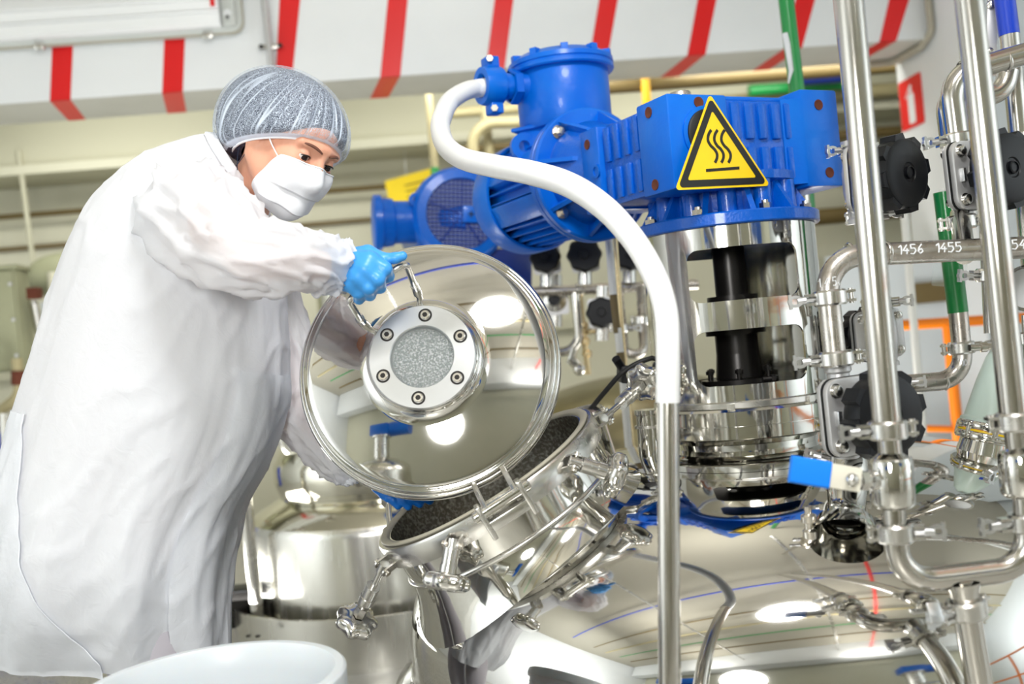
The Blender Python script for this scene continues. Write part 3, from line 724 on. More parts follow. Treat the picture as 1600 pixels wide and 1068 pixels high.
# ================================================================== blue gear motor
GA = Vector((-.438, .899, 0)); GB = Vector((.899, .438, 0))
GZ0 = 1.252
gc = P(1057, 292, 2.08); GC = Vector((gc.x, gc.y, GZ0))
GM = Matrix(((GB.x, GA.x, 0, GC.x), (GB.y, GA.y, 0, GC.y), (0, 0, 1, GC.z), (0, 0, 0, 1)))    # x along right face, y back along motor axis, z up
GL, GD, GH = .415, .335, .182
gm = thing('gear_motor', 'blue gear motor with yellow heat warning sign on top of the mixer column', 'gear motor', (TX, TY, zfl))
# round cast foot
MB().lathe([(.150, zfl + .026), (.200, zfl + .026), (.203, zfl + .023), (.203, zfl + .002), (.200, zfl - .001), (.05, zfl - .001)], TM, 8 * 9).build('foot_flange', M_blue_cast, gm, smooth=30)
MB().lathe([(.142, zfl + .02), (.146, zfl + .03), (.146, GZ0 + .006), (.165, GZ0 + .012), (.165, GZ0 + .03), (.1, GZ0 + .03)], TM, 64).build('bell_housing', M_blue_cast, gm)
rib = MB()
rib.add([(.143, -.006, zfl + .024), (.193, -.006, zfl + .024), (.152, -.006, GZ0 + .008), (.143, -.006, GZ0 + .008), (.143, .006, zfl + .024), (.193, .006, zfl + .024), (.152, .006, GZ0 + .008), (.143, .006, GZ0 + .008)],
        [(0, 1, 2, 3), (7, 6, 5, 4), (0, 4, 5, 1), (1, 5, 6, 2), (2, 6, 7, 3), (3, 7, 4, 0)])
rib_me = rib.mesh('rib', M_blue_cast, None)
boss_me = MB().lathe([(.021, zfl + .02), (.020, GZ0 + .01)], T((.148, 0, 0)), 20).mesh('boss', M_blue_cast)
fb_me = MB().cyl((0, 0, 0), (0, 0, .012), .0125, n=6).cyl((0, 0, .012), (0, 0, .018), .007, n=12).mesh('flange_bolt', M_bolt, 30)
for k in range(12):
    a = 2 * PI * k / 12 + .1; place('rib', rib_me, gm, TM @ Matrix.Rotation(a, 4, 'Z'))
    a2 = a + .26
    place('boss', boss_me, gm, TM @ Matrix.Rotation(a2, 4, 'Z'))
for k in range(8):
    a = 2 * PI * k / 8 + .27; place('flange_bolt', fb_me, gm, TM @ T((.180 * math.cos(a), .180 * math.sin(a), zfl + .026)))
# gearbox housing
hs = MB().box((0, 0, 0), (GL, GD, GH), GM).build('housing', M_blue_cast, gm, bevel=.008)
def gbox(name, lo, hi, bev=.005, m=M_blue): return MB().box(lo, hi, GM).build(name, m, gm, bevel=bev)
gbox('corner_block', (-.016, -.016, -.006), (.135, .098, GH + .006), .006)
gbox('end_block', (GL - .085, -.02, -.008), (GL + .02, .12, GH + .022), .006)
mbw = MB().add([(GL - .125, -.001, 0), (GL - .084, -.001, 0), (GL - .084, -.019, 0), (GL - .125, -.001, GH + .002), (GL - .084, -.001, GH + .002), (GL - .084, -.019, GH + .002)],
         [(0, 1, 2), (5, 4, 3), (0, 2, 5, 3), (2, 1, 4, 5), (1, 0, 3, 4)], GM); mbw.build('end_chamfer', M_blue, gm, smooth=None)
gbox('motor_block', (-.016, .262, -.006), (.14, GD + .004, GH + .004), .006)
gbox('top_cover', (.15, .015, GH), (GL - .09, GD - .06, GH + .012), .005)
gbox('top_cover_lid', (.185, .05, GH + .012), (GL - .12, GD - .1, GH + .022), .005)
# cast ribs between the blocks
for (zlo, zhi) in ((.012, .082), (.098, GH - .006)):
    for xx in (.150, .186, .222, .258, .294):
        gbox('cast_rib', (xx, -.0085, zlo), (xx + .022, .002, zhi), .004, M_blue_cast)
for (zlo, zhi) in ((.012, .082), (.098, GH - .006)):
    for yy in (.112, .152, .192, .230):
        gbox('cast_rib', (-.0075, yy, zlo), (.002, yy + .02, zhi), .004, M_blue_cast)
hole_me = MB().lathe([(.0115, -.001), (.0115, .0014), (.0095, .0014), (.0085, .0009), (0, .0009)], None, 20).mesh('bolt_hole', M_rust)
hring_me = MB().lathe([(.0115, 0), (.0115, .0016), (.009, .0016)], None, 20).mesh('hole_rim', M_blue)
def face_front(x, z, y=-.016): return GM @ frame((x, y, z), (0, -1, 0), (1, 0, 0))
def face_left(y, z, x=-.016): return GM @ frame((x, y, z), (-1, 0, 0), (0, 1, 0))
for (x, z) in ((.062, GH - .012), (.062, .012)): place('bolt_hole', hole_me, gm, face_front(x, z, -.0165))
for (x, z) in ((GL - .036, GH - .012), (GL - .022, .022)): place('bolt_hole', hole_me, gm, face_front(x, z, -.0205))
for (y, z) in ((.05, GH - .018), (.05, .014), (.305, GH - .03), (.305, .004)): place('bolt_hole', hole_me, gm, face_left(y, z, -.0165))
MB().lathe([(.016, 0), (.016, .004), (.010, .004), (.010, .0015), (.005, .0015), (0, .0015)], face_left(.275, .085, -.016), 24).build('oil_plug', M_blue, gm, label='round oil plug')
# hollow shaft with black cap behind the sign
MB().lathe([(.058, -.004), (.058, .004), (.050, .006)], face_front(.074, .105), 40).build('shaft_boss', M_blue, gm)
MB().lathe([(.050, 0), (.050, .010), (.046, .013), (0, .013)], face_front(.074, .105), 40).build('shaft_cap', M_blackr, gm, label='round black shaft cap')
br = thing('breather_plug', 'short steel plug on top of the blue gearbox', 'plug', GM @ Vector((.1, .06, GH)))
MB().lathe([(.0, -.002), (.020, -.002), (.020, .004)], GM @ T((.085, .075, GH + .006)), 32).build('plug_base', M_blue, br)
MB().lathe([(.0235, .001), (.0235, .022), (.022, .024), (.012, .024), (.011, .020), (0, .020)], GM @ T((.085, .075, GH + .008)), 32).build('plug_body', M_steel, br)

# yellow warning triangle
syp = -.036
def gp(px, py):
    q_ = GM.inverted() @ RP(px, py, GM @ Vector((0, syp, 0)), -GA); return (q_.x, q_.z)
def tri_round(A, B, C_, r, seg=6):
    pts = [Vector((*p, 0)) for p in (A, B, C_)]; out = []
    for i in range(3):
        f_ = fillet([pts[i - 1].lerp(pts[i], .5), pts[i], pts[i].lerp(pts[(i + 1) % 3], .5)], r, seg)
        out += [(p.x, p.y) for p in f_[1:-1]]
    return out
def inset(tri, d):
    c = [Vector(p) for p in tri]; cen = sum(c, Vector((0, 0))) / 3
    a, b_, e = [(c[1] - c[2]).length, (c[0] - c[2]).length, (c[0] - c[1]).length]
    inc = (a * c[0] + b_ * c[1] + e * c[2]) / (a + b_ + e); s_ = (a + b_ + e) / 2
    rin = math.sqrt((s_ - a) * (s_ - b_) * (s_ - e) / s_)
    return [tuple(inc + (p - inc) * (1 - d / rin)) for p in c]
tri = [gp(1109, 146), gp(1055, 297), gp(1204, 290)]
SGM = GM @ frame((0, syp, 0), (0, -1, 0), (1, 0, 0))      # x right, y up, z out
sign = MB().prism(tri_round(*tri, .006), -.0015, 0, SGM).build('warning_sign', M_yellow, gm, smooth=None, label='yellow triangular hot surface warning plate')
MB().cbox((tri[1][0] * .25 + tri[0][0] * .5 + tri[2][0] * .25, syp + .011, (tri[0][1] + tri[1][1]) / 2), (.05, .019, .05), GM).build('sign_bracket', M_blue, gm)
o1, i1 = tri_round(*inset(tri, .0045), .007), tri_round(*inset(tri, .0185), .003)
MB().ringprism(o1, i1, .0001, .0008, SGM).build('border', M_sign_black, sign, smooth=None)
tc_ = Vector(inset(tri, .001)[0]); 
def ribbon(pts, w_, z0, z1, M):
    L_, R_ = [], []
    for i, p in enumerate(pts):
        t = Vector(pts[min(i + 1, len(pts) - 1)]) - Vector(pts[max(i - 1, 0)]); t.normalize(); n_ = Vector((-t.y, t.x)) * w_ / 2
        L_.append(tuple(Vector(p) + n_)); R_.append(tuple(Vector(p) - n_))
    vs = [(x, y, z1) for x, y in L_] + [(x, y, z1) for x, y in R_] + [(x, y, z0) for x, y in L_] + [(x, y, z0) for x, y in R_]; n = len(pts); fs = []
    for i in range(n - 1): fs += [(n + i, n + i + 1, i + 1, i), (i, i + 1, 2 * n + i + 1, 2 * n + i), (3 * n + i, 3 * n + i + 1, n + i + 1, n + i)]
    fs += [(0, n, 3 * n, 2 * n), (n - 1, 3 * n - 1, 4 * n - 1, 2 * n - 1)]
    return vs, fs
for dx in (0, 10, 21):
    ctr = [gp(x + dx, y) for (x, y) in ((1111, 203), (1107, 210), (1106, 219), (1110, 227), (1116, 233), (1120, 240), (1120, 247), (1117, 254))]
    pts = [tuple(p) for p in spline([(x, y, 0) for x, y in ctr], 5)]
    MB().add(*ribbon([(p[0], p[1]) for p in pts], .0062, .0001, .0009, None), SGM).build('heat_wave', M_sign_black, sign, smooth=None)
q4 = [gp(1103, 264), gp(1103, 268.5), gp(1155, 264.5), gp(1155, 260)]
MB().prism(q4, .0001, .0009, SGM).build('hot_surface_bar', M_sign_black, sign, smooth=None)

# motor on the left
FB = .083                                            # motor axis offset along GB
mo = GC + GA * (GD + .115) + GB * FB; MO = Vector((mo.x, mo.y, 1.362))
MM = frame(MO, GA, GB)                               # z along motor axis (away), x along GB
MB().lathe([(.095, -.125), (.100, -.11), (.110, -.06), (.128, -.022), (.128, 0)], MM, 48).build('adapter_cone', M_blue_cast, gm)
rb = MB().add([(.10, -.005, -.10), (.10, -.005, -.002), (.158, -.005, -.002), (.112, -.005, -.09), (.10, .005, -.10), (.10, .005, -.002), (.158, .005, -.002), (.112, .005, -.09)],
              [(0, 1, 2, 3), (7, 6, 5, 4), (0, 4, 5, 1), (1, 5, 6, 2), (2, 6, 7, 3), (3, 7, 4, 0)]).mesh('rib', M_blue, None)
for k in range(8): place('rib', rb, gm, MM @ Matrix.Rotation(PI / 4 * k + .2, 4, 'Z'))
MB().lathe([(0, -.004), (.160, -.004), (.165, 0), (.165, .014), (.162, .0155), (.162, .0175), (.165, .019), (.165, .034), (.158, .038), (.12, .04)], MM, 72).build('motor_flange', M_blue, gm, smooth=35)
fbolt = MB().cyl((0, 0, -.012), (0, 0, 0), .013, n=6).cyl((0, 0, -.020), (0, 0, -.012), .008, n=12).cyl((0, 0, -.003), (0, 0, 0), .017, n=20).mesh('flange_bolt', M_bolt, 30)
for k in range(4): place('flange_bolt', fbolt, gm, MM @ Matrix.Rotation(PI / 2 * k + PI / 4 + .05, 4, 'Z') @ T((.138, 0, -.004)))
ML = .41
MB().lathe([(.118, .03), (.118, ML - .02)], MM, 48).build('stator', M_blue, gm)
fin_me = MB().add([(.112, -.0022, .045), (.141, -.0016, .045), (.141, -.0016, ML - .085), (.112, -.0022, ML - .085), (.112, .0022, .045), (.141, .0016, .045), (.141, .0016, ML - .085), (.112, .0022, ML - .085)],
                  [(0, 1, 2, 3), (7, 6, 5, 4), (0, 4, 5, 1), (1, 5, 6, 2), (2, 6, 7, 3), (3, 7, 4, 0)]).mesh('cooling_fin', M_blue, None)
for k in range(34): place('cooling_fin', fin_me, gm, MM @ Matrix.Rotation(2 * PI * k / 34, 4, 'Z'))
MB().lathe([(.143, ML - .10), (.150, ML - .10), (.152, ML - .095), (.152, ML - .02), (.147, ML), (.130, ML + .006), (0, ML + .006)], MM, 72).build('fan_cowl', M_blue, gm)
# flat pad and lug on the motor body
for a in (PI * .86, PI * 1.12): MB().box((.10, -.030, .05), (.1435, .030, ML - .09), MM @ Matrix.Rotation(a, 4, 'Z')).build('mounting_pad', M_blue, gm, bevel=.004)
# terminal box
tb = P(886, 212, 2.66); TBX = Vector((tb.x, tb.y, 0))
zt1 = Z(886, 96, 2.66); zt0 = Z(886, 196, 2.66)
TBM = T(TBX)
MB().box((-.106, -.098, MO.z + .06), (.106, .098, zt0 + .004), TBM @ Matrix.Rotation(-.45, 4, 'Z')).build('terminal_pedestal', M_blue, gm, bevel=.03)
MB().box((-.112, -.104, zt0 - .014), (.112, .104, zt0 - .004), TBM @ Matrix.Rotation(-.45, 4, 'Z')).build('pedestal_flange', M_blue, gm, bevel=.004)
MB().lathe([(.0, zt0 - .012), (.112, zt0 - .012), (.120, zt0 + .004), (.121, zt1 - .034), (.119, zt1 - .03)], TBM, 64).build('terminal_box', M_blue, gm)
MB().lathe([(.10, zt1 - .034), (.134, zt1 - .034), (.137, zt1 - .030), (.137, zt1 - .022), (.134, zt1 - .0195), (.134, zt1 - .018), (.137, zt1 - .015), (.136, zt1 - .004), (.128, zt1 + .001), (.112, zt1 + .012), (.03, zt1 + .018), (0, zt1 + .018)], TBM, 72).build('terminal_lid', M_blue, gm, smooth=32)
lug = MB().cbox((.122, 0, .007), (.022, .018, .016)).mesh('lid_lug', M_blue, None)
for k in range(10):
    place('lid_lug', lug, gm, TBM @ T((0, 0, zt1 - .002)) @ Matrix.Rotation(2 * PI * k / 10 + .35, 4, 'Z'))
# lifting lug on the pedestal's left side
lg = frame(P(818, 229, 2.60), D(.25, 0, -1), D(1, 0, 0))
ey = MB().lathe([(.0145, -.010), (.034, -.010), (.034, .010), (.0145, .010), (.0145, -.010)], lg, 28).build('lifting_eye', M_blue, gm)
# cable gland towards the left
g0 = P(826, 136, 2.62); g1 = P(753, 134, 2.56); gx = (g1 - g0).normalized(); GLM = frame(g0, gx, UZ)
GLn = (g1 - g0).length
MB().lathe([(.046, -.02), (.046, .012), (.036, .03), (.036, .05)], GLM, 28).build('gland_neck', M_blue, gm)
MB().lathe([(.046, .034), (.046, .054), (.040, .056)], GLM, 6).build('gland_nut', M_blue, gm, smooth=20)
MB().lathe([(.033, .05), (.033, GLn * .72), (.030, GLn * .72)], GLM, 24).build('gland_tube', M_blue, gm)
MB().lathe([(.034, GLn * .62), (.047, GLn * .62), (.049, GLn * .68), (.049, GLn * .95), (.046, GLn * 1.02), (.030, GLn * 1.02), (.027, GLn * .9)], GLM, 28).build('gland_ferrule', M_blue, gm)
for s_ in (-1, 1): MB().cbox((s_ * .058, 0, GLn * .78), (.028, .04, .034), GLM).build('clamp_ear', M_blue, gm, bevel=.004)
gbm = MB().cyl((0, 0, 0), (0, 0, .012), .009, n=6).mesh('gland_bolt', M_bolt, 30)
for s_ in (-1, 1):
    pB = GLM @ Vector((s_ * .062, 0, GLn * .78)); place('gland_bolt', gbm, gm, frame(pB - FWD * .02, -FWD))

# ------------------------------------------------------------------ white flexible hose and its steel post
hz = thing('cable_hose', 'white flexible hose looping from the blue terminal box down onto a steel post', 'hose', P(1043, 1060, 1.5))
hp_ = [(776, 134, 2.575, 12.5), (752, 137, 2.56, 13), (726, 143, 2.5, 13.5), (701, 161, 2.42, 14), (688, 192, 2.32, 14.5), (695, 225, 2.2, 15.5), (722, 247, 2.08, 16.5), (770, 259, 1.98, 17.5), (830, 270, 1.88, 18.5), (890, 289, 1.80, 19), (945, 325, 1.72, 19), (988, 372, 1.65, 18.5), (1020, 425, 1.58, 18.5), (1038, 475, 1.53, 18), (1043.5, 530, 1.5, 18), (1043.5, 628, 1.5, 18)]
cp = [tuple(P(x, y, d)) + (r / FPX * d,) for x, y, d, r in hp_]
sp_ = spline(cp, 14)
cut_i = int(len(sp_) * .26)
def corr(pts): 
    pp, rr = [], []
    for i, p in enumerate(pts): pp.append(p[:3]); rr.append(p[3] * (1.0 + (.07 if i % 2 else -.06)))
    return pp, rr
a_, r_ = corr(spline(cp[:5], 15)); MB().tube(a_, r_, 24).build('corrugated_hose', M_white_hose, hz, smooth=60)
MB().tube([p[:3] for p in spline(cp[3:], 14)], [p[3] * 1.04 for p in spline(cp[3:], 14)], 28).build('taped_hose', M_white_hose, hz, smooth=80)
pd_ = (P(1046.5, 1120, 1.475) - P(1043.5, 622, 1.5)).normalized(); p0_ = P(1043.5, 622, 1.5)
MB().cyl(p0_, p0_ + pd_ * (p0_.z / -pd_.z), .0163, n=32).build('steel_post', M_pipe, hz)
# ================================================================== pipework on the right
def clamp_meshes(r):
    band = MB().lathe([(r - .001, -.0125), (r + .0045, -.0135), (r + .0075, -.010), (r + .0075, .010), (r + .0045, .0135), (r - .001, .0125)], None, 40)
    for s_ in (-1, 1):
        for zz in (-1, 1): band.cbox((s_ * (r + .0125), 0, zz * .0078), (.017, .016, .0048))
    band.cyl((-(r + .015), 0, -.013), (-(r + .015), 0, .013), .005, n=12)
    return band.mesh('clamp', M_steel, 36)
wing = MB().cyl((0, 0, 0), (.026, 0, 0), .0045, n=12).cyl((.014, 0, 0), (.028, 0, 0), .0075, r1=.006, n=12)
wing.ringprism([(x, y * .8) for x, y in circ(.013, 20)], [(x, y * .7) for x, y in circ(.0075, 20)], -.0045, .0045, T((.032, 0, 0)) @ Matrix.Rotation(PI / 2, 4, 'X'))
wing.cbox((.0405, 0, 0), (.005, .010, .026))
wing_me = wing.mesh('wing_nut', M_alu, 40)
CL = {}
def clamp(par, c, axis, right, r, flip=1):
    key = round(r, 4)
    if key not in CL: CL[key] = clamp_meshes(r)
    F = frame(c, axis, right * flip); o = place('clamp', CL[key], par, F)
    place('wing_nut', wing_me, o, F @ T((r + .006, 0, 0))); return o
def ptube(name, pts, r, m, par, R=.05, n=22, **k):
    return MB().tube(fillet([P(*p) for p in pts], R, 10), r, n).build(name, m, par, smooth=50, **k)
def seam(par, c, axis, r):
    F = frame(c, axis); return MB().lathe([(r - .0005, -.003), (r + .0012, 0), (r - .0005, .003)], F, 28).build('weld_seam', M_steel, par, smooth=80)

# --- riser A (first tall steel riser) with ball valve
ra = thing('riser_pipe', 'first tall steel riser in front, carrying the blue-handled ball valve', 'pipe', P(1400, 880, 1.5))
ptube('pipe', [(1164, -1842, 1.5), (1322, -60, 1.5), (1386.5, 668, 1.5)], .0204, M_pipe, ra)
axA = (P(1322, -60, 1.5) - P(1386.5, 668, 1.5)).normalized()
ptube('lower_pipe', [(1387, 672, 1.5), (1394, 730, 1.5)], .0168, M_pipe, ra)
clamp(ra, P(1387, 671, 1.5), axA, D(-1, 0, 0), .0215)
bv0, bv1 = P(1391, 713, 1.5), P(1396, 790, 1.5)
MB().lathe([(.017, -.004), (.024, -.003), (.030, .002), (.0315, .006), (.0315, .066), (.029, .071), (.022, .074), (.017, .078)], frame(bv1, bv0 - bv1), 40).build('ball_valve_body', M_mirror2, ra)
stc = P(1393, 750, 1.5); stL = D(-1, .03, -.25).normalized()
MB().lathe([(.016, .018), (.016, .036), (.012, .038), (.012, .062), (.010, .066), (0, .068)], frame(stc, stL), 24).lathe([(.0155, .042), (.0155, .054)], frame(stc, stL), 6).build('valve_stem', M_steel, ra)
lv = frame(P(1332, 748, 1.47), D(-1, .17, -.05), D(0, 1, .12))
MB().prism(rrect(-.0175, -.0025, .0175, .0025, .001), -.012, .042, lv).build('lever', M_lever_w, ra)
MB().prism(rrect(-.0195, -.0055, .0195, .0055, .004), .034, .092, lv).build('lever_grip', M_lever, ra, label='bright blue plastic lever grip')
MB().sphere(P(1331, 749, 1.455), .0095, 14).build('stem_nut', M_steel, ra)
ptube('outlet_pipe', [(1396, 786, 1.5), (1399, 838, 1.5)], .0165, M_pipe, ra)
clamp(ra, P(1399, 832, 1.5), axA, D(1, 0, -.3), .0195)

# --- riser B (second tall riser)
rb_ = thing('riser_pipe', 'second tall steel riser in front, nearest the right edge', 'pipe', P(1600, 880, 1.5))
ptube('pipe', [(1306, -1855, 1.5), (1507, -60, 1.5), (1555, 370, 1.5), (1585, 658, 1.5)], .0200, M_pipe, rb_)
axB = (P(1555, 370, 1.5) - P(1585, 658, 1.5)).normalized()
clamp(rb_, P(1586, 658, 1.5), axB, D(1, 0, 0), .021)
ptube('lower_pipe', [(1586, 662, 1.5), (1592, 720, 1.5)], .0165, M_pipe, rb_)
MB().lathe([(.017, -.004), (.024, -.003), (.030, .002), (.0315, .006), (.0315, .058), (.029, .063), (.022, .066), (.017, .07)], frame(P(1600, 772, 1.5), axB), 40).build('union_body', M_mirror2, rb_)
ptube('outlet_pipe', [(1600, 768, 1.5), (1604, 825, 1.5)], .0165, M_pipe, rb_)
clamp(rb_, P(1604, 816, 1.5), axB, D(-1, 0, 0), .0195)

# --- U bend with tee
ub = thing('bend_pipe', 'steel U bend joining the two front risers, with a tee leg down', 'pipe', P(1540, 1068, 1.5))
ptube('bend', [(1399, 834, 1.5), (1405, 911, 1.5), (1606, 886, 1.5), (1605, 818, 1.5)], .0182, M_pipe, ub, R=.05, n=28)
legb = P(1533, 1090, 1.5); legt = P(1502, 905, 1.5); dleg = (legb - legt).normalized(); legf = legt + dleg * ((legt.z - .0) / -dleg.z)
MB().cyl(legt, legf, .0195, n=28).build('tee_leg', M_pipe, ub)
MB().lathe([(.026, .0), (.022, .012), (.0197, .026)], frame(P(1503, 909, 1.5), dleg), 28).build('tee_weld', M_pipe, ub)
clamp(ub, P(1509, 951, 1.5), dleg, D(-1, 0, -.4), .0215)
MB().cbox((0, 0, 0), (.02, .03, .004), frame(P(1461, 957, 1.47), D(.1, .5, -1), D(1, .1, 0))).build('wing_plate', M_alu, ub, bevel=.0015)

# --- painted digit strokes on a pipe
DG = {'1': [[(0, .7), (.3, 1), (.3, 0)]], '4': [[(.5, 1), (0, .35), (.65, .35)], [(.45, .6), (.45, 0)]], '5': [[(.6, 1), (.1, 1), (.08, .55), (.45, .6), (.6, .3), (.4, 0), (.05, .05)]],
      '6': [[(.5, 1), (.15, .6), (.05, .25), (.3, 0), (.55, .2), (.4, .48), (.1, .35)]], '8': [[(.3, .52), (.08, .75), (.3, 1), (.52, .78), (.3, .52), (.05, .25), (.3, 0), (.55, .25), (.3, .52)]],
      '0': [[(.3, 1), (.05, .6), (.1, .15), (.3, 0), (.55, .3), (.5, .8), (.3, 1)]]}
def paint(par, txt, c, axis, r, facing, h, name='painted_number'):
    """white marker digits written along the pipe axis"""
    F = frame(c, facing, axis); mb = MB(); x = 0; W_ = sum(.45 if ch == '1' else .8 for ch in txt) * h
    for ch in txt:
        for st in DG[ch]:
            pts = []
            for p, q in zip(st, st[1:]):
                for k in range(4): pts.append((p[0] + (q[0] - p[0]) * k / 4, p[1] + (q[1] - p[1]) * k / 4))
            pts.append(st[-1]); wp = []
            for u, v in pts:
                a = ((v - .5) * h) / r; xx = x + u * h - W_ / 2 + .12 * v * h
                wp.append(F @ Vector((xx, r * math.sin(a), r * math.cos(a) - r)) )
            mb.tube(wp, h * .075, 6)
        x += (.45 if ch == '1' else .8) * h
    return mb.build(name, M_white_print, par, label='white hand-painted number ' + txt)
# --- header pipe C with number marks and the diaphragm valve below
hd = thing('header_pipe', 'worn steel header pipe with white painted numbers, running behind both front risers', 'pipe', P(1400, 395, 1.8))
hpt = [(2500, 333, 2.0), (1680, 383, 1.84), (1450, 393, 1.81), (1288, 402, 1.78), (1305, 566, 1.78)]
MB().tube(fillet([P(*p) for p in hpt], [0, 0, 0, .062, 0], 14), .0197, 28).build('pipe', M_pipe_worn, hd, smooth=60)
axC = (P(1450, 393, 1.81) - P(1300, 402, 1.785)).normalized()
fc = -FWD
def on_pipe(px, py, d, axis, r): 
    f_ = (fc - axis * fc.dot(axis)).normalized(); return P(px, py, d) + f_ * r, f_
for (txt, px, py, d) in (('1456', 1415, 389, 1.806), ('1455', 1474, 386, 1.814), ('54', 1582, 383, 1.826)):
    c, f_ = on_pipe(px, py, d, axC, .0197); f2 = (f_ + UPV * .25).normalized(); f2 = (f2 - axC * f2.dot(axC)).normalized()
    q_ = [P(*p) for p in hpt[1:4]]
    cc = min((a.lerp(b_, k / 400) for a, b_ in zip(q_, q_[1:]) for k in range(401)), key=lambda p: abs(proj(p)[0] - px))
    ax_ = (q_[0] - q_[1]).normalized() if px > 1450 else (q_[1] - q_[2]).normalized()
    f2 = (f2 - ax_ * f2.dot(ax_)).normalized(); paint(hd, txt, cc + f2 * .0203, ax_, .0203, f2, .0175)
vC = (P(1290, 430, 1.78) - P(1303, 545, 1.78)).normalized()
cross = vC.cross(fc).normalized() * -1
# number round the bend: written across the pipe
Fx = P(1293, 441, 1.78)
mb = MB(); 
for ch, ang in (('1', -.95), ('4', -.35), ('5', .3), ('8', .85)):
    fv = (fc * math.cos(ang) + cross * -math.sin(ang)).normalized() if cross.dot(RGT) < 0 else (fc * math.cos(ang) + cross * math.sin(ang)).normalized()
    tv = vC.cross(fv); tv = tv if tv.dot(RGT) > -.2 else -tv
    for st in DG[ch]:
        mb.tube([Fx + fv * .0200 + tv * ((u - .3) * .0125) + vC * ((v - .5) * .0145) for u, v in st], .0011, 6)
mb.build('painted_number', M_white_print, hd, label='white hand-painted number on the bend')
for (px, py) in ((1326, 397), (1385, 395)): seam(hd, P(px, py, 1.795), axC, .0197)
clamp(hd, P(1297, 465, 1.78), vC, D(-1, 0, .1), .0215, 1)
clamp(hd, P(1306, 560, 1.78), vC, D(-1, 0, .1), .0235, 1)

# --- diaphragm valves
lug = [(-.5, 0)]
def valve(label, O, A, up, sc_=1.0, wheel=True, group='black handwheel diaphragm valves on the right'):
    t = thing('diaphragm_valve', label, 'valve', O, group)
    F = frame(O, A, up.cross(A)) @ Matrix.Scale(sc_, 4)
    MB().lathe([(.0185, -.085), (.0235, -.084), (.0235, -.074), (.019, -.070), (.021, -.05), (.026, -.02), (.026, .02), (.021, .05), (.019, .070), (.0235, .074), (.0235, .084), (.0185, .085)], F @ Matrix.Rotation(-PI / 2, 4, 'X'), 28).build('valve_body', M_cast, t)
    MB().lathe([(.030, .0), (.036, .02), (.046, .032)], F, 28).build('valve_neck', M_cast, t)
    MB().prism(rrect(-.076, -.0665, .076, .0665, .024), .030, .042, F).build('body_plate', M_cast, t, bevel=.002)
    MB().prism(rrect(-.077, -.0675, .077, .0675, .024), .042, .0455, F).build('diaphragm', M_blackr, t)
    MB().prism(rrect(-.076, -.0665, .076, .0665, .024), .0455, .058, F).build('bonnet_plate', M_cast, t, bevel=.002)
    MB().lathe([(.042, .056), (.040, .062), (.034, .066), (.034, .088)], F, 32).build('bonnet', M_cast, t)
    for sx in (-1, 1):
        for sy in (-1, 1):
            for zz in (1, -1):
                o_ = place('bolt', vb_me, t, F @ T((sx * .058, sy * .047, .058 if zz > 0 else .030)) @ Matrix.Scale(zz, 4, (0, 0, 1)))
    for sy in (0,): MB().cbox((-.060, 0, .062), (.008, .026, .010), F).build('bonnet_key', M_alu, t, bevel=.001)
    if wheel:
        h_ = MB().lathe([(.030, .078), (.058, .076), (.067, .082), (.069, .090), (.069, .112), (.066, .120), (.058, .124), (.020, .1245), (.018, .122), (.012, .122), (.010, .126), (0, .127)], F, 56).build('handwheel', M_black, t, smooth=35)
        for k in range(8):
            pts = [(-.0165, -.006), (.0165, -.006), (.0125, .008), (-.0125, .008)]
            Lf = F @ Matrix.Rotation(2 * PI * k / 8 + .2, 4, 'Z') @ T((.069, 0, 0)) @ Matrix.Rotation(-PI / 2, 4, 'Z')
            place('grip_lug', lug_me, h_, Lf)
        MB().lathe([(.0125, .1225), (.0125, .1275), (.010, .1285)], F, 24).build('hub_ring', M_black, h_)
    return t, F
vb_me = MB().lathe([(.0125, 0), (.0125, .002), (.0085, .002)], None, 20).lathe([(.0095, .002), (.0095, .010), (.006, .012), (0, .0125)], None, 12).mesh('bolt', M_steel, 34)
lug_me = MB().prism([(-.0165, -.006), (.0165, -.006), (.012, .0075), (-.012, .0075)], .084, .119).mesh('grip_lug', M_black, None)
upA = vC
v1, F1 = valve('black handwheel valve on the tank nozzle, largest, behind the first front riser', P(1316, 645, 1.80), D(.38, .03, -.92), upA)
v2, F2 = valve('black handwheel valve right of the gear motor, wheel half hidden by the first riser', P(1337, 285, 2.08), D(.56, .03, -.83), upA)
v3, F3 = valve('black handwheel valve under the steel elbow, behind the second front riser', P(1499, 281, 2.04), D(.42, .05, -.9), upA)
v4, F4 = valve('smaller valve seen from its bolted back, between the two front risers', P(1387, 522, 2.2), D(-.28, 0, .96), upA, .8)
# black wheel nozzle on the dome below valve 1
nz1 = thing('tank_nozzle', 'steel nozzle rising from the tank dome under the largest black handwheel', 'nozzle', dome_hit(1322, 822))
n0 = dome_hit(1322, 824); n1 = P(1325, 722, 1.82)
axn = (n1 - n0); Ln = axn.length; Fn = frame(n0, axn)
MB().lathe([(.062, -.035), (.050, .004), (.040, .014), (.034, .022), (.031, .04), (.033, Ln * .60), (.036, Ln * .64), (.036, Ln * .93), (.030, Ln * .97), (.024, Ln)], Fn, 40).build('nozzle_pipe', M_mirror2, nz1)
clamp(nz1, n1, axn, D(-1, 0, 0), .0265)
MB().lathe([(.036, Ln * .6), (.0385, Ln * .61), (.0385, Ln * .63), (.036, Ln * .64)], Fn, 40).build('clamp_ring', M_steel, nz1)
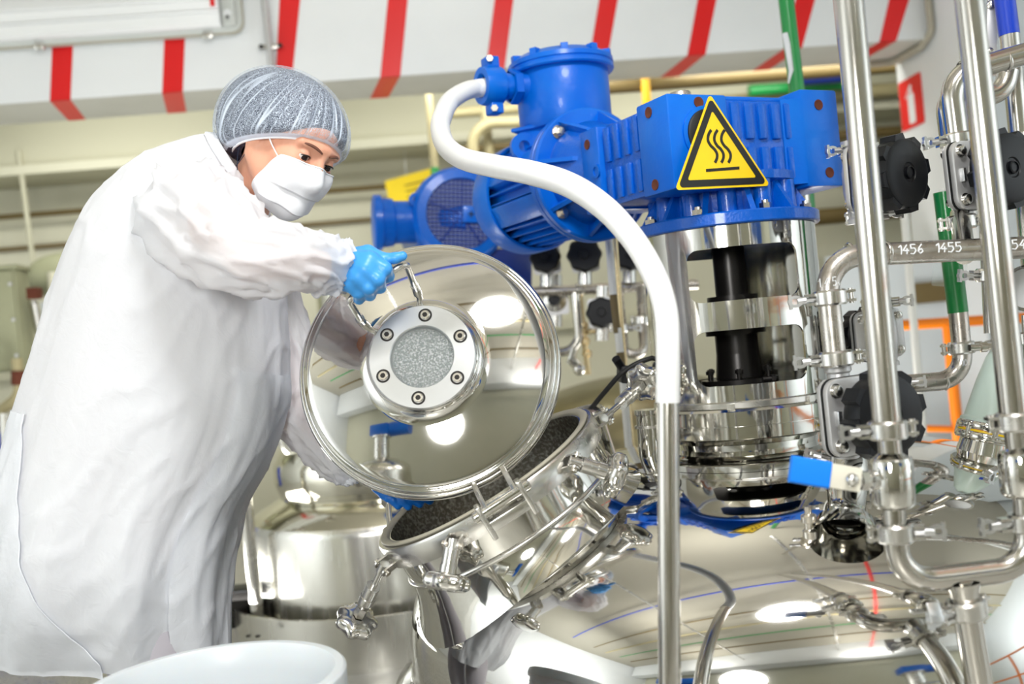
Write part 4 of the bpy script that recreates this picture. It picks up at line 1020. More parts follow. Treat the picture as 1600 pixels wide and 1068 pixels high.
# pipes of valve 2: wing clamp left and top, legs
p2 = thing('valve_pipe', 'short steel pipe above and below the valve right of the gear motor', 'pipe', P(1350, 380, 2.08))
MB().cyl(P(1192, -1178, 2.08), P(1341, 235, 2.08), .019, n=24).cyl(P(1354, 335, 2.08), P(1366, 500, 2.14), .019, n=24).build('pipe', M_pipe, p2)
clamp(p2, P(1341, 233, 2.08), vC, D(-1, 0, -.2), .0215); clamp(p2, P(1354, 338, 2.08), vC, D(1, 0, -.2), .0215)
clamp(p2, P(1375, 474, 2.18), vC, D(1, 0, -.2), .018); clamp(p2, P(1395, 600, 2.2), vC, D(1, 0, -.3), .018)
# elbow above valve 3
e3 = thing('elbow_pipe', 'polished steel elbow above the valve at upper right', 'pipe', P(1494, 210, 2.02))
ptube('pipe', [(1497, 228, 2.02), (1483, 118, 2.02), (2700, -230, 2.02)], .0215, M_pipe, e3, R=.06, n=28)
clamp(e3, P(1497, 219, 2.02), vC, D(-1, 0, -.1), .0225)
seam(e3, P(1572, 95, 2.02), P(1600, 87, 2.02) - P(1560, 98, 2.02), .0215); seam(e3, P(1506, 112, 2.02), D(1, .5, 0), .0215)
e4 = thing('elbow_pipe', 'second steel elbow close behind the upper right elbow', 'pipe', P(1478, 220, 2.14))
ptube('pipe', [(1486, 230, 2.14), (1474, 128, 2.14), (1566, 162, 2.14), (1575, 110, 2.14)], .021, M_pipe, e4, R=.045, n=24)
p3 = thing('valve_pipe', 'short steel tee pipe between the header pipe and the upper right valve', 'pipe', P(1503, 370, 1.9))
MB().cyl(P(1500, 335, 2.0), P(1507, 398, 1.83), .0185, n=24).build('pipe', M_pipe, p3)
clamp(p3, P(1502, 347, 1.98), vC, D(1, 0, -.3), .0215)
# blue banded riser at the top right
bp_ = thing('riser_pipe', 'steel riser with a bright blue band at the upper right corner', 'pipe', P(1590, 300, 2.2))
ptube('pipe', [(1577, 52, 2.2), (1612, 420, 2.2)], .0205, M_pipe, bp_)
ptube('band', [(1425, -1095, 2.2), (1562, -60, 2.2), (1577, 55, 2.2)], .0215, M_bluepipe, bp_)
clamp(bp_, P(1602, 216, 2.2), vC, D(-1, 0, -.3), .022)
bk = thing('valve_bracket', 'bolted steel bracket left of the blue banded riser', 'bracket', P(1548, 60, 2.25))
bkf = frame(P(1550, 40, 2.25), D(-.2, 0, -1), D(1, -.05, 0))
MB().prism(rrect(-.012, -.085, .012, .085, .006), -.004, .004, bkf).build('plate', M_cast, bk, bevel=.001)
for yy in (-.06, .045): place('bolt', vb_me, bk, bkf @ T((-.004, yy, .004)) @ Matrix.Scale(.9, 4))
MB().cbox((.006, -.098, 0), (.06, .022, .03), bkf).build('clamp_block', M_steel, bk, bevel=.004)
# green banded drop pipe
gd = thing('drop_pipe', 'green banded steel drop pipe ending in an elbow behind the header', 'pipe', P(1500, 560, 2.25))
ptube('green_band', [(1474, 300, 2.25), (1497, 488, 2.25)], .0214, M_green, gd)
ptube('pipe', [(1497, 486, 2.25), (1507, 592, 2.25), (1390, 602, 2.25)], .0205, M_pipe_worn, gd, R=.055, n=26)
clamp(gd, P(1502, 543, 2.25), vC, D(1, 0, -.1), .0215)
seam(gd, P(1476, 595, 2.25), D(1, .08, 0), .0205)
paint(gd, '10', P(1505, 566, 2.23) - FWD * .008, D(1, .1, 0), .0206, (-FWD + RGT * .3).normalized(), .014)
sl = thing('clear_sleeve', 'clear plastic sleeve hanging beside the green banded pipe', 'sleeve', P(1470, 400, 2.3))
MB().prism(rrect(-.038, -.11, .038, .11, .004), -.001, .001, frame(P(1488, 372, 2.31), -FWD, D(1, -.08, 0))).build('sheet', M_glass, sl)
# latch right of the green pipe
lt = thing('tri_clamp', 'loose wing clamp between the green pipe and the second front riser', 'clamp', P(1530, 430, 2.1))
Lf = frame(P(1545, 430, 2.1), D(0, 1, -.1), D(-1, 0, -.2)); CL.setdefault(.019, clamp_meshes(.019))
o = place('band', CL[.019], lt, Lf); place('wing_nut', wing_me, o, Lf @ T((.026, 0, 0)))
ptube('pipe', [(1545, 360, 2.1), (1552, 520, 2.1)], .018, M_pipe, lt)
cb = thing('cross_coupling', 'knurled coupling rod between the drop pipe and the second riser', 'coupling', P(1530, 540, 2.2))
MB().lathe([(.007, 0), (.007, .02), (.011, .022), (.011, .034), (.008, .036), (.008, .05), (.012, .052), (.012, .066), (.007, .068), (.007, .1)], frame(P(1516, 543, 2.22), D(1, .06, -.1)), 16).build('rod', M_bolt, cb)
gg = thing('pressure_gauge', 'round steel gauge half hidden at the right edge behind the second riser', 'gauge', P(1600, 450, 2.1))
gf = frame(P(1606, 450, 2.1), D(-.4, 0, -1))
MB().lathe([(0, -.03), (.045, -.03), (.048, -.02), (.048, .004), (.044, .006), (.042, .0), (0, .0)], gf, 40).build('case', M_mirror2, gg)
MB().lathe([(.0, .001), (.041, .001)], gf, 32).build('dial', M_white, gg)
MB().cyl(P(1602, 492, 2.1), P(1606, 560, 2.1), .008, n=14).build('stem', M_steel, gg)
clamp(gg, P(1604, 528, 2.1), vC, D(-1, 0, -.3), .0145)
# sight lamp with pale green hood on the dome
sl_ = thing('sight_lamp', 'pale green hooded sight lamp clamped to the tank dome at the right', 'lamp', dome_hit(1540, 700))
s0 = P(1536, 712, 2.12); s1 = P(1548, 655, 2.12); sx_ = (s1 - s0).normalized(); SF = frame(s1, sx_)
MB().lathe([(.056, -.02), (.056, -.012), (.052, -.008), (.052, .0), (.050, .02), (.043, .075), (.034, .125), (.022, .155), (0, .165)], SF, 40).build('hood', M_palegreen, sl_)
MB().lathe([(.058, -.012), (.0585, -.004), (.053, .0)], SF, 40).build('hood_rim', M_palegreen, sl_)
for zz in (-.018, -.040): MB().lathe([(.040, zz - .007), (.060, zz - .007), (.062, zz - .004), (.062, zz + .005), (.060, zz + .008), (.040, zz + .008)], SF, 48).build('clamp_ring', M_mirror2, sl_)
MB().lathe([(.056, -.031), (.059, -.031), (.059, -.027), (.056, -.027)], SF, 48).build('yellow_seal', M_yellow, sl_)
MB().lathe([(.058, -.10), (.052, -.06), (.05, -.045)], SF, 40).build('lamp_neck', M_mirror2, sl_)
for a, mm in ((PI * 1.42, M_bluepipe), (PI * 1.52, M_red_dull)):
    MB().lathe([(.0535, .004), (.0535, .016)], SF, 6, arc=(a, a + .28)).build('sticker', mm, sl_, smooth=None)
for k in range(7):
    a = 2 * PI * k / 7; MB().cbox((.056 * math.cos(a), .056 * math.sin(a), -.029), (.012, .012, .03), SF).build('ring_bolt', M_steel, sl_, bevel=.002)
# slanting branch pipe with fittings lower right
sb = thing('branch_pipe', 'slanting polished branch pipe and fittings lying on the dome at the right', 'pipe', dome_hit(1500, 800))
q0, q1 = P(1580, 738, 1.98), P(1500, 792, 1.93)
MB().cyl(q0, q1, .0135, n=24).build('pipe', M_mirror2, sb)
sbd = (q1 - q0).normalized()
MB().lathe([(.0135, -.01), (.019, -.01), (.019, .0), (.015, .002), (.015, .008), (.019, .01), (.019, .018), (.0135, .02)], frame(P(1506, 788, 1.93), sbd), 24).build('coupling', M_steel, sb)
ptube('mirrored_pipe', [(1500, 792, 1.93), (1482, 806, 1.93), (1520, 812, 1.92), (1538, 870, 1.86)], .011, M_mirror2, sb, R=.03)  # solid tube standing in for a pipe mirrored in the dome
ptube('second_pipe', [(1420, 752, 2.0), (1462, 770, 1.98), (1478, 800, 1.95)], .012, M_mirror2, sb, R=.03)
for (px, py, d) in ((1498, 797, 1.93), (1480, 803, 1.94), (1540, 770, 1.95)): clamp(sb, P(px, py, d), sbd if px != 1480 else D(.3, 1, 0), D(.5, .8, -.2), .0135)
MB().cbox((0, 0, 0), (.03, .014, .012), frame(P(1548, 748, 1.94), -FWD, D(.85, -.5, 0))).build('bracket', M_steel, sb, bevel=.002)
ptube('tie_rod', [(1452, 830, 1.83), (1512, 806, 1.88)], .0055, M_bolt, sb)
sr = thing('spray_nozzle', 'small knurled spray fitting on the dome below the blue lever', 'fitting', dome_hit(1262, 835))
fh = dome_hit(1266, 836)
MB().lathe([(.012, -.01), (.012, .008), (.008, .012), (.008, .022), (.013, .024), (.013, .034), (.006, .038), (.006, .05), (0, .052)], frame(fh, D(-.12, 1, -.1)), 18).build('fitting', M_bolt, sr)
# cream stand pipe and orange rail farther back
g = thing('stand_pipe', 'thin cream stand pipe behind the first front riser', 'pipe', P(1440, 690, 3.6))
ptube('pipe', [(1412, 320, 3.6), (1446, 720, 3.6), (1450, 980, 3.6)], .0135, M_whitepipe, g)
og = thing('orange_rail', 'orange guard rail in front of the grey partition', 'rail', P(1490, 800, 3.95))
for nm, pts, r in (('top_rail', [(1225, 519, 3.95), (1620, 495, 3.95)], .020), ('middle_rail', [(1420, 668, 3.95), (1620, 674, 3.95)], .013), ('rail_post', [(1481, 508, 3.95), (1514, 860, 3.95), (1532, 935, 3.95)], .021), ('rail_post', [(1262, 516, 3.95), (1296, 940, 3.95)], .02)):
    ptube(nm, pts, r, M_orange, og)
# ================================================================== background equipment
M_fan = mat('grey_blue_fan_plate', (130, 142, 186), 0.5)
# second gear motor with fan grille
m2 = thing('gear_motor', 'second blue motor with round fan grille, behind the raised lid', 'gear motor', P(700, 420, 3.5))
c2 = P(722, 334, 3.42); A2 = D(.22, .03, -.97); F = frame(c2, A2, D(1, 0, 0))
MB().lathe([(.150, -.42), (.165, -.40), (.168, -.06), (.162, -.02), (.150, -.004), (.122, .0), (.118, -.012)], F, 56).build('motor_cowl', M_blue, m2)
MB().lathe([(.12, -.014), (0, -.0145)], F, 40).build('fan_recess', M_fan, m2)
gr = MB()
for k in range(-8, 9):
    q = k * .0142; hw = math.sqrt(max(0, .118 ** 2 - q ** 2))
    if hw > .01: gr.cbox((q, 0, -.006), (.0032, 2 * hw, .003), F).cbox((0, q, -.005), (2 * hw, .0032, .003), F)
gr.build('fan_grille', M_blue_dark, m2, smooth=None, kind='stuff')
MB().cbox((.03, 0, 0), (.056, .056, .006), F).build('grille_plate', M_blue, m2, bevel=.002)
MB().cbox((.03, 0, .004), (.022, .004, .003), F).cbox((.03, 0, .004), (.004, .022, .003), F).build('cross_slot', M_shaft, m2, smooth=None)
for k in range(5):
    a = 2 * PI * k / 5 + .3; MB().cbox((.06, 0, -.009), (.11, .005, .004), F @ Matrix.Rotation(a, 4, 'Z')).build('fan_spoke', M_blue_dark, m2, smooth=None)
fl = P(583, 348, 3.45); FL = frame(fl, (P(690, 346, 3.5) - fl))
MB().lathe([(0, 0), (.088, 0), (.094, .004), (.094, .026), (.084, .03), (.080, .065), (.072, .072), (.072, .20), (.085, .215), (.09, .30)], FL, 48).build('side_drive', M_blue, m2)
MB().lathe([(.012, -.008), (.024, -.008), (.024, .008), (.012, .008), (.012, -.008)], frame(P(650, 312, 3.42), A2), 24).build('lifting_eye', M_blue, m2)
MB().box((-.13, -.30, -.36), (.26, -.10, -.06), F).build('gear_foot', M_blue_dark, m2, bevel=.02)
# yellow notice card
yc = thing('notice_card', 'yellow notice card hanging behind the second blue motor', 'card', P(640, 300, 5.85))
q = [P(601, 283, 5.85), P(672, 263, 5.85), P(696, 282, 5.85), P(702, 318, 5.85), P(610, 326, 5.85)]
ce = sum(q, Vector()) / 5
MB().add([tuple(p) for p in q] + [tuple(p + FWD * .004) for p in q], [(4, 3, 2, 1, 0), (5, 6, 7, 8, 9)] + [(i, (i + 1) % 5, 5 + (i + 1) % 5, 5 + i) for i in range(5)]).build('card', M_paper_y, yc, smooth=None)
for k in range(3):
    a_, b_ = P(632 + k * 2, 290 + k * 9, 5.845), P(668 + k * 2, 281 + k * 9, 5.845); MB().cyl(a_, b_, .0032, n=6).build('text_line', M_brown, yc)
MB().cyl(P(634, 273, 5.85), P(632, 235, 5.98), .0025, n=6).build('string', M_white, yc)

# background tank under the worker's arm
bt_ = P(600, 900, 3.68); bx_, by_ = bt_.x, bt_.y; BM = T((bx_, by_, 0))
b1 = thing('storage_tank', 'stepped steel tank standing in a round tray behind the worker', 'tank', (bx_, by_, 0))
def zb(py, px=560, d=3.25): return P(px, py, d).z
MB().lathe([(.455, .14), (.455, zb(838)), (.452, zb(830)), (.445, zb(824))], BM, 96).build('tank_wall', M_tank_bg, b1)
MB().lathe([(.445, zb(824)), (.42, zb(812)), (.36, zb(797)), (.335, zb(790)), (.340, zb(780))], BM, 96).build('shoulder', M_mirror_bg, b1, smooth=60)
MB().lathe([(.340, zb(782)), (.352, zb(765)), (.352, zb(735)), (.33, zb(710)), (.28, zb(690)), (.20, zb(678)), (0, zb(672))], BM, 96).build('dome', M_mirror_bg, b1, smooth=60)
MB().lathe([(.545, .0), (.545, .17), (.540, .172), (.535, .17), (.535, .06), (0, .06)], BM, 96).build('tray', M_tank_bg, b1)
slot = MB().cbox((0, 0, 0), (.012, .006, .012)).mesh('tray_slot', M_shaft, None)
for px in (388, 403): place('tray_slot', slot, b1, frame(RP(px, 993, Vector((bx_, by_ - .50, .1)), FWD), -FWD))
pl = thing('stand_pole', 'slim steel pole standing in the tray beside the stepped tank', 'pole', P(402, 980, 3.35))
pA, pB = P(375, 700, 3.35), P(404, 975, 3.35); pB.z = .06
MB().cyl(pA, pB, .0215, n=24).build('pole', M_steel, pl)
db = thing('tray_box', 'dark box in the tray left of the slim pole', 'box', P(375, 950, 3.45))
MB().cbox((0, 0, 0), (.13, .10, .12), T(P(366, 948, 3.45))).build('box', M_shaft, db, bevel=.006)
MB().cbox((0, -.0, .062), (.136, .106, .006), T(P(366, 948, 3.45))).build('lid', M_black, db, bevel=.002)
MB().cyl((bx_, by_, zb(690)), (bx_, by_, P(600, 402, 3.6).z), .15, n=40).build('mixer_stand', M_mirror_bg, m2)
# valve clutter on top of that tank, behind the lid edge
tv = thing('tank_fitting', 'steel pipe fitting on top of the stepped tank beside the lid edge', 'fitting', P(450, 690, 3.5))
ptube('pipe', [(435, 650, 3.5), (452, 700, 3.5), (500, 720, 3.5)], .03, M_tank_bg, tv, R=.06)
ptube('branch', [(470, 640, 3.5), (448, 668, 3.5)], .018, M_pipe_worn, tv)
MB().lathe([(0, 0), (.03, 0), (.03, .02), (.012, .025), (.012, .06)], frame(P(452, 668, 3.4), D(.3, .6, -.6)), 20).build('cap', M_bolt, tv)
# third tank dome in the middle distance
t3 = P(1010, 800, 4.6); T3 = T((t3.x, t3.y, 0)); tk = thing('storage_tank', 'olive-reflecting steel tank dome far behind the open hatch', 'tank', (t3.x, t3.y, 0))
zt3 = P(1010, 580, 4.5).z
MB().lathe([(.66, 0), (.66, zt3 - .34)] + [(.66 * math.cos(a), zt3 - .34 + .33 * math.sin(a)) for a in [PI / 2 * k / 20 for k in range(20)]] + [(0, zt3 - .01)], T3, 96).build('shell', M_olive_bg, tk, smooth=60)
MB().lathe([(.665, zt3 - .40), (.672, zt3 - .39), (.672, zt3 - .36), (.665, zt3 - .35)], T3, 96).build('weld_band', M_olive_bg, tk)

# background pipe manifold with black wheels
mf = thing('header_pipe', 'brown level header pipe of the background manifold, right of the lid', 'pipe', P(930, 452, 3.4))
ptube('pipe', [(820, 456, 3.4), (1090, 444, 3.4)], .017, M_pipe_worn, mf)
for (px, py) in ((905, 452), (972, 449)):
    MB().lathe([(.0175, -.012), (.021, -.01), (.021, .01), (.0175, .012)], frame(P(px, py, 3.4), D(1, .05, 0)), 20).build('coupling', M_steel, mf)
def bgvalve(label, px, py, r, d, ax=(-.1, 0, -1)):
    t = thing('diaphragm_valve', label, 'valve', P(px, py, d), 'background valves with black wheels')
    F = frame(P(px, py, d), D(*ax)); R_ = r / FPX * d
    h_ = MB().lathe([(0, -.03), (R_ * .8, -.03), (R_ * .97, -.02), (R_, 0), (R_ * .97, .02), (R_ * .85, .026), (R_ * .3, .026), (R_ * .25, .034), (0, .034)], F, 40, 8, .05).build('handwheel', M_black, t)
    MB().lathe([(.02, -.10), (.04, -.09), (.045, -.06), (.02, -.05), (.02, -.02)], F, 20).build('bonnet', M_steel, t)
    MB().cyl(F @ Vector((0, 0, -.08)) - UPV * .09, F @ Vector((0, 0, -.08)) + UPV * .09, .022, n=18).build('valve_body', M_steel, t)
    MB().prism(rrect(-.045, -.05, .045, .05, .012), -.072, -.058, F).build('bonnet_plate', M_cast, t)
    return t
bgvalve('background black wheel just under the blue motor cowl, nearest the lid', 852, 402, 24, 3.3)
bgvalve('background black wheel under the blue motor, second from the lid', 913, 398, 27, 3.25)
bgvalve('small background black wheel below the level header pipe', 940, 488, 24, 3.3)
bgvalve('background black wheel half hidden by the white hose', 984, 396, 26, 3.3)
bgvalve('tiny background black wheel hanging under the header by the lid rim', 866, 468, 10, 3.45)
g = thing('drain_pipe', 'background steel pipe dropping from the header into an elbow by the lid rim', 'pipe', P(905, 520, 3.4))
ptube('pipe', [(898, 456, 3.4), (907, 545, 3.4), (862, 552, 3.4)], .015, M_pipe, g, R=.06)
ptube('elbow', [(890, 560, 3.38), (906, 575, 3.38)], .016, M_mirror2, g); MB().sphere(P(905, 576, 3.38), .022, 16).build('end_cap', M_mirror2, g)
ptube('sample_tube', [(890, 568, 3.38), (897, 545, 3.38)], .012, M_mirror2, g)
g = thing('drain_pipe', 'brass tinted background pipe dropping beside the steel drain elbow', 'pipe', P(915, 520, 3.42))
ptube('pipe', [(905, 454, 3.42), (919, 585, 3.42)], .010, M_brass, g)
for (px, py) in ((911, 508), (917, 552), (914, 533)): MB().lathe([(.01, -.012), (.017, -.008), (.017, .008), (.01, .012)], frame(P(px, py, 3.42), D(.1, 1, 0)), 14).build('coupling', M_brass, g)
ptube('tap', [(914, 520, 3.42), (930, 516, 3.4)], .007, M_brass, g); MB().sphere(P(931, 516, 3.4), .012, 12).build('tap_knob', M_brass, g)
g = thing('stand_pipe', 'white and brown banded stand pipe left of the mixer column', 'pipe', P(985, 705, 2.85))
for a_, b_, mm, nm in (((950, 360), (958, 460), M_whitepipe, 'white_section'), ((958, 460), (965, 520), M_brown, 'brown_section'), ((965, 512), (969, 550), M_whitepipe, 'white_section'), ((969, 550), (973, 588), M_brown, 'brown_section'), ((973, 588), (986, 740), M_whitepipe, 'white_section')):
    ptube(nm, [(*a_, 2.85), (*b_, 2.85)], .0105, mm, g)
g = thing('riser_pipe', 'brass tinted riser close beside the banded stand pipe', 'pipe', P(985, 700, 2.95))
ptube('pipe', [(961, 370, 2.95), (972, 515, 2.95), (992, 740, 2.95)], .0065, M_brass, g)
g = thing('bend_pipe', 'small steel U bend behind the white hose, left of the column', 'pipe', P(992, 550, 3.2))
ptube('pipe', [(966, 449, 3.38), (976, 553, 3.25), (1006, 553, 3.25), (1001, 449, 3.38)], .015, M_pipe_worn, g, R=.04)
for (px, py) in ((970, 512), (1004, 500)): clamp(g, P(px, py, 3.2), UPV, D(1, 0, 0), .016)

# left edge: cabinet, pipes
cb_ = thing('electric_cabinet', 'olive grey cabinet on the wall at the left edge', 'cabinet', P(20, 570, 4.5))
KF = RM @ Matrix.Identity(4)
k0 = RMi @ P(38, 578, 4.5); k1 = RMi @ P(-90, 430, 4.5)
MB().box((k1.x - .3, k0.y, k0.z), (k0.x, k0.y + .16, k1.z + .0), RM).build('body', M_cab, cb_, bevel=.008)
MB().box((k1.x - .3, k0.y - .014, k0.z + .01), (k0.x - .01, k0.y, k1.z - .01), RM).build('door', M_cab, cb_, bevel=.004)
MB().box((k1.x - .3, k0.y - .01, k1.z), (k0.x + .01, k0.y + .17, k1.z + .02), RM).build('rain_lip', M_cab, cb_, bevel=.003)
for z in (.15, .5, .85): MB().cyl(RM @ Vector((k0.x - .02, k0.y - .012, k0.z + (k1.z - k0.z) * z)), RM @ Vector((k0.x - .02, k0.y - .020, k0.z + (k1.z - k0.z) * z)), .008, n=10).build('screw', M_cast, cb_)
MB().cbox((0, 0, 0), (.05, .06, .05), T(P(54, 458, 4.55))).build('switch', M_rust, cb_, bevel=.005); MB().cyl(P(52, 470, 4.6), P(62, 520, 4.6), .02, n=12).build('gland', M_steel, cb_)
bl = thing('wall_vessel', 'pale olive vessel end on the wall behind the worker\'s back', 'vessel', P(85, 430, 5.2))
MB().sphere(P(100, 430, 5.3), (.20, .1, .12), 28).build('vessel_body', M_cab, bl); MB().cyl(P(84, 425, 5.15), P(86, 470, 5.15), .03, n=12).build('sensor', M_cream, bl)
MB().cbox((0, 0, 0), (.03, .02, .05), T(P(87, 462, 5.1))).build('red_tag', M_red, bl); MB().cbox((0, 0, 0), (.06, .03, .09), T(P(76, 486, 5.1))).build('grey_box', M_grey_wall, bl)
g = thing('elbow_pipe', 'beige elbow pipe under the olive grey cabinet', 'pipe', P(30, 620, 4.4))
ptube('pipe', [(26, 560, 4.4), (32, 618, 4.4), (-30, 665, 4.4)], .024, M_beigepipe, g, R=.08)
MB().lathe([(.025, -.03), (.03, -.03), (.03, .03), (.025, .03)], frame(P(29, 590, 4.4), UPV), 20).build('rust_band', M_rust, g)
g = thing('drum', 'blue plastic drum behind the beige elbow at the left edge', 'drum', P(5, 700, 4.7))
MB().lathe([(0, .0), (.16, 0), (.17, .02), (.17, .30), (.165, .31), (.17, .32), (.17, .55), (.15, .60), (0, .60)], T((P(2, 640, 4.7).x, P(2, 640, 4.7).y, .18)), 32).build('drum_body', M_bluepipe, g)
MB().lathe([(0, .60), (.10, .60), (.10, .66), (0, .66)], T((P(2, 640, 4.7).x, P(2, 640, 4.7).y, .18)), 24).build('drum_lid', M_white, g)
g = thing('drain_pipe', 'pair of bright steel pipes low at the left edge', 'pipe', P(15, 720, 4.3))
ptube('pipe', [(8, 645, 4.3), (14, 760, 4.3)], .022, M_tank_bg, g); ptube('pipe', [(24, 640, 4.3), (28, 760, 4.3)], .018, M_tank_bg, g)

# ------------------------------------------------------------------ fluorescent light on the beam
lf_s1, lf_z0 = on_face(384, 58); _, lz = on_face(200, 67)
cl = thing('ceiling_light', 'long ribbed fluorescent light fixed to the white beam at upper left', 'light', R3(lf_s1 - .5, bt0, lz))
LFM = RM @ frame((0, bt0, 0), (0, -1, 0), (1, 0, 0))                # x along beam, y up, z out of the face
W1 = .235
MB().prism(rrect(-3.6, lz, lf_s1, lz + W1, .05, 8), .0, .055, LFM).build('tray', M_lamp_body, cl, bevel=.008)
MB().prism(rrect(-3.62, lz - .006, lf_s1 + .006, lz + W1 + .006, .052, 8), .038, .048, LFM).build('tray_gasket', M_gasket, cl)
y0, y1 = lz + .018, lz + W1 - .018; s1 = lf_s1 - .085
pf = [(y0, .05), (y0, .085), (y0 + .010, .100), (y0 + .048, .108), (y0 + .052, .102), (y0 + .058, .110), (y0 + .066, .104), (y0 + .1, .116), (y0 + .104, .110), (y0 + .110, .117), (y1 - .05, .116), (y1 - .012, .1), (y1, .085), (y1, .05)]
MB().add([(s, y, z) for s in (-3.55, s1) for y, z in pf], [(i, i + 1, len(pf) + i + 1, len(pf) + i) for i in range(len(pf) - 1)] + [tuple(range(len(pf) - 1, -1, -1)), tuple(range(len(pf), 2 * len(pf)))], LFM).build('ribbed_cover', M_reflector, cl, smooth=30)
MB().box((s1, y0, .05), (lf_s1 - .022, y1, .078), LFM).build('end_cap', M_lamp_body, cl, bevel=.014)
for yy in (.07, .16): MB().cyl(LFM @ Vector((s1 + .03, lz + yy, .076)), LFM @ Vector((s1 + .03, lz + yy, .084)), .017, n=24).build('tube_socket', M_white, cl)
MB().box((s1 - .030, y0 + .075, .112), (s1 - .012, y1 + .01, .1195), LFM).build('red_tape', M_red, cl, smooth=None)
MB().cbox((s1 + .03, lz + .055, .084), (.012, .012, .006), LFM).build('contact', M_shaft, cl, smooth=None)
for px in (70, 332):
    s_, _ = on_face(px, 66)
    MB().box((s_ - .028, lz - .020, .030), (s_ + .012, lz + .010, .058), LFM).build('clip', M_steel, cl, bevel=.003)
# flexible conduits
cd = thing('flexible_conduit', 'ribbed metal conduit running down the beam beside a red stripe', 'conduit', R3(on_face(424, 100)[0], bt0, ZB))
def ribbed(p0, p1, r, pitch=.006):
    n = int((p1 - p0).length / pitch); pts = [p0.lerp(p1, i / n) for i in range(n + 1)]
    return MB().tube(pts, [r * (1.08 if i % 2 else .92) for i in range(n + 1)], 12)
a_, b_ = on_face(419, 0), on_face(428, 128)
pa, pb_ = R3(a_[0] - .02, bt0 - .016, a_[1] + .35), R3(b_[0], bt0 - .016, ZB - .0)
ribbed(pa, pb_, .0145).build('hose', M_cast, cd, smooth=None)
cs = R3(on_face(424.5, 75)[0], bt0 - .02, on_face(424.5, 75)[1])
MB().cbox((0, 0, 0), (.095, .01, .020), T(cs) @ RM).build('saddle_clip', M_steel, cd, bevel=.004)
for s_ in (-1, 1): MB().cyl(cs + RR * s_ * .040 - RF * .004, cs + RR * s_ * .040 - RF * .014, .010, n=14).build('screw', M_shaft, cd)
c3 = thing('flexible_conduit', 'ribbed metal conduit curling under the beam end at the white pillar', 'conduit', R3(s_end, bt0, ZB))
sx3 = s_end - .02
w3 = fillet([R3(sx3 - .02, bt0 - .03, ZB + .9), R3(sx3, bt0 - .03, ZB + .02), R3(sx3 - .01, bt0 + .06, ZB - .02), R3(sx3 - .02, bt1 - .03, ZB - .02), R3(sx3 - .14, bt1 - .02, ZB - .02)], .04, 10)
w3d = []
for p, q in zip(w3, w3[1:]):
    n = max(1, int((q - p).length / .006)); w3d += [p.lerp(q, i / n) for i in range(n)]
MB().tube(w3d, [.016 * (1.07 if i % 2 else .94) for i in range(len(w3d))], 12).build('hose', M_gasket, c3, smooth=None)

# ------------------------------------------------------------------ white tub in front
tbc = P(330, 1062, 1.50); TBt = tbc.z
tub = thing('plastic_tub', 'round milky white plastic tub standing in front of the worker', 'tub', (tbc.x, tbc.y, 0))
MB().lathe([(0, .004), (.140, .004), (.147, .012), (.178, TBt - .06), (.181, TBt - .05), (.192, TBt - .048), (.196, TBt - .03), (.196, TBt - .004), (.192, TBt), (.180, TBt), (.177, TBt - .004), (.172, TBt - .04), (.141, .02), (0, .016)], T((tbc.x, tbc.y, 0)), 96).build('tub_wall', M_tub, tub, smooth=40)
MB().lathe([(.1755, TBt - .085), (.1785, TBt - .083), (.1785, TBt - .078), (.1765, TBt - .076)], T((tbc.x, tbc.y, 0)), 96).build('stacking_ring', M_tub, tub)
# ================================================================== the worker
pr_loc = P(200, 690, 2.1); pr_loc.z = 0
pe = thing('person', 'person in white gown, hairnet, mask and blue gloves leaning over to hold the lid', 'person', pr_loc)
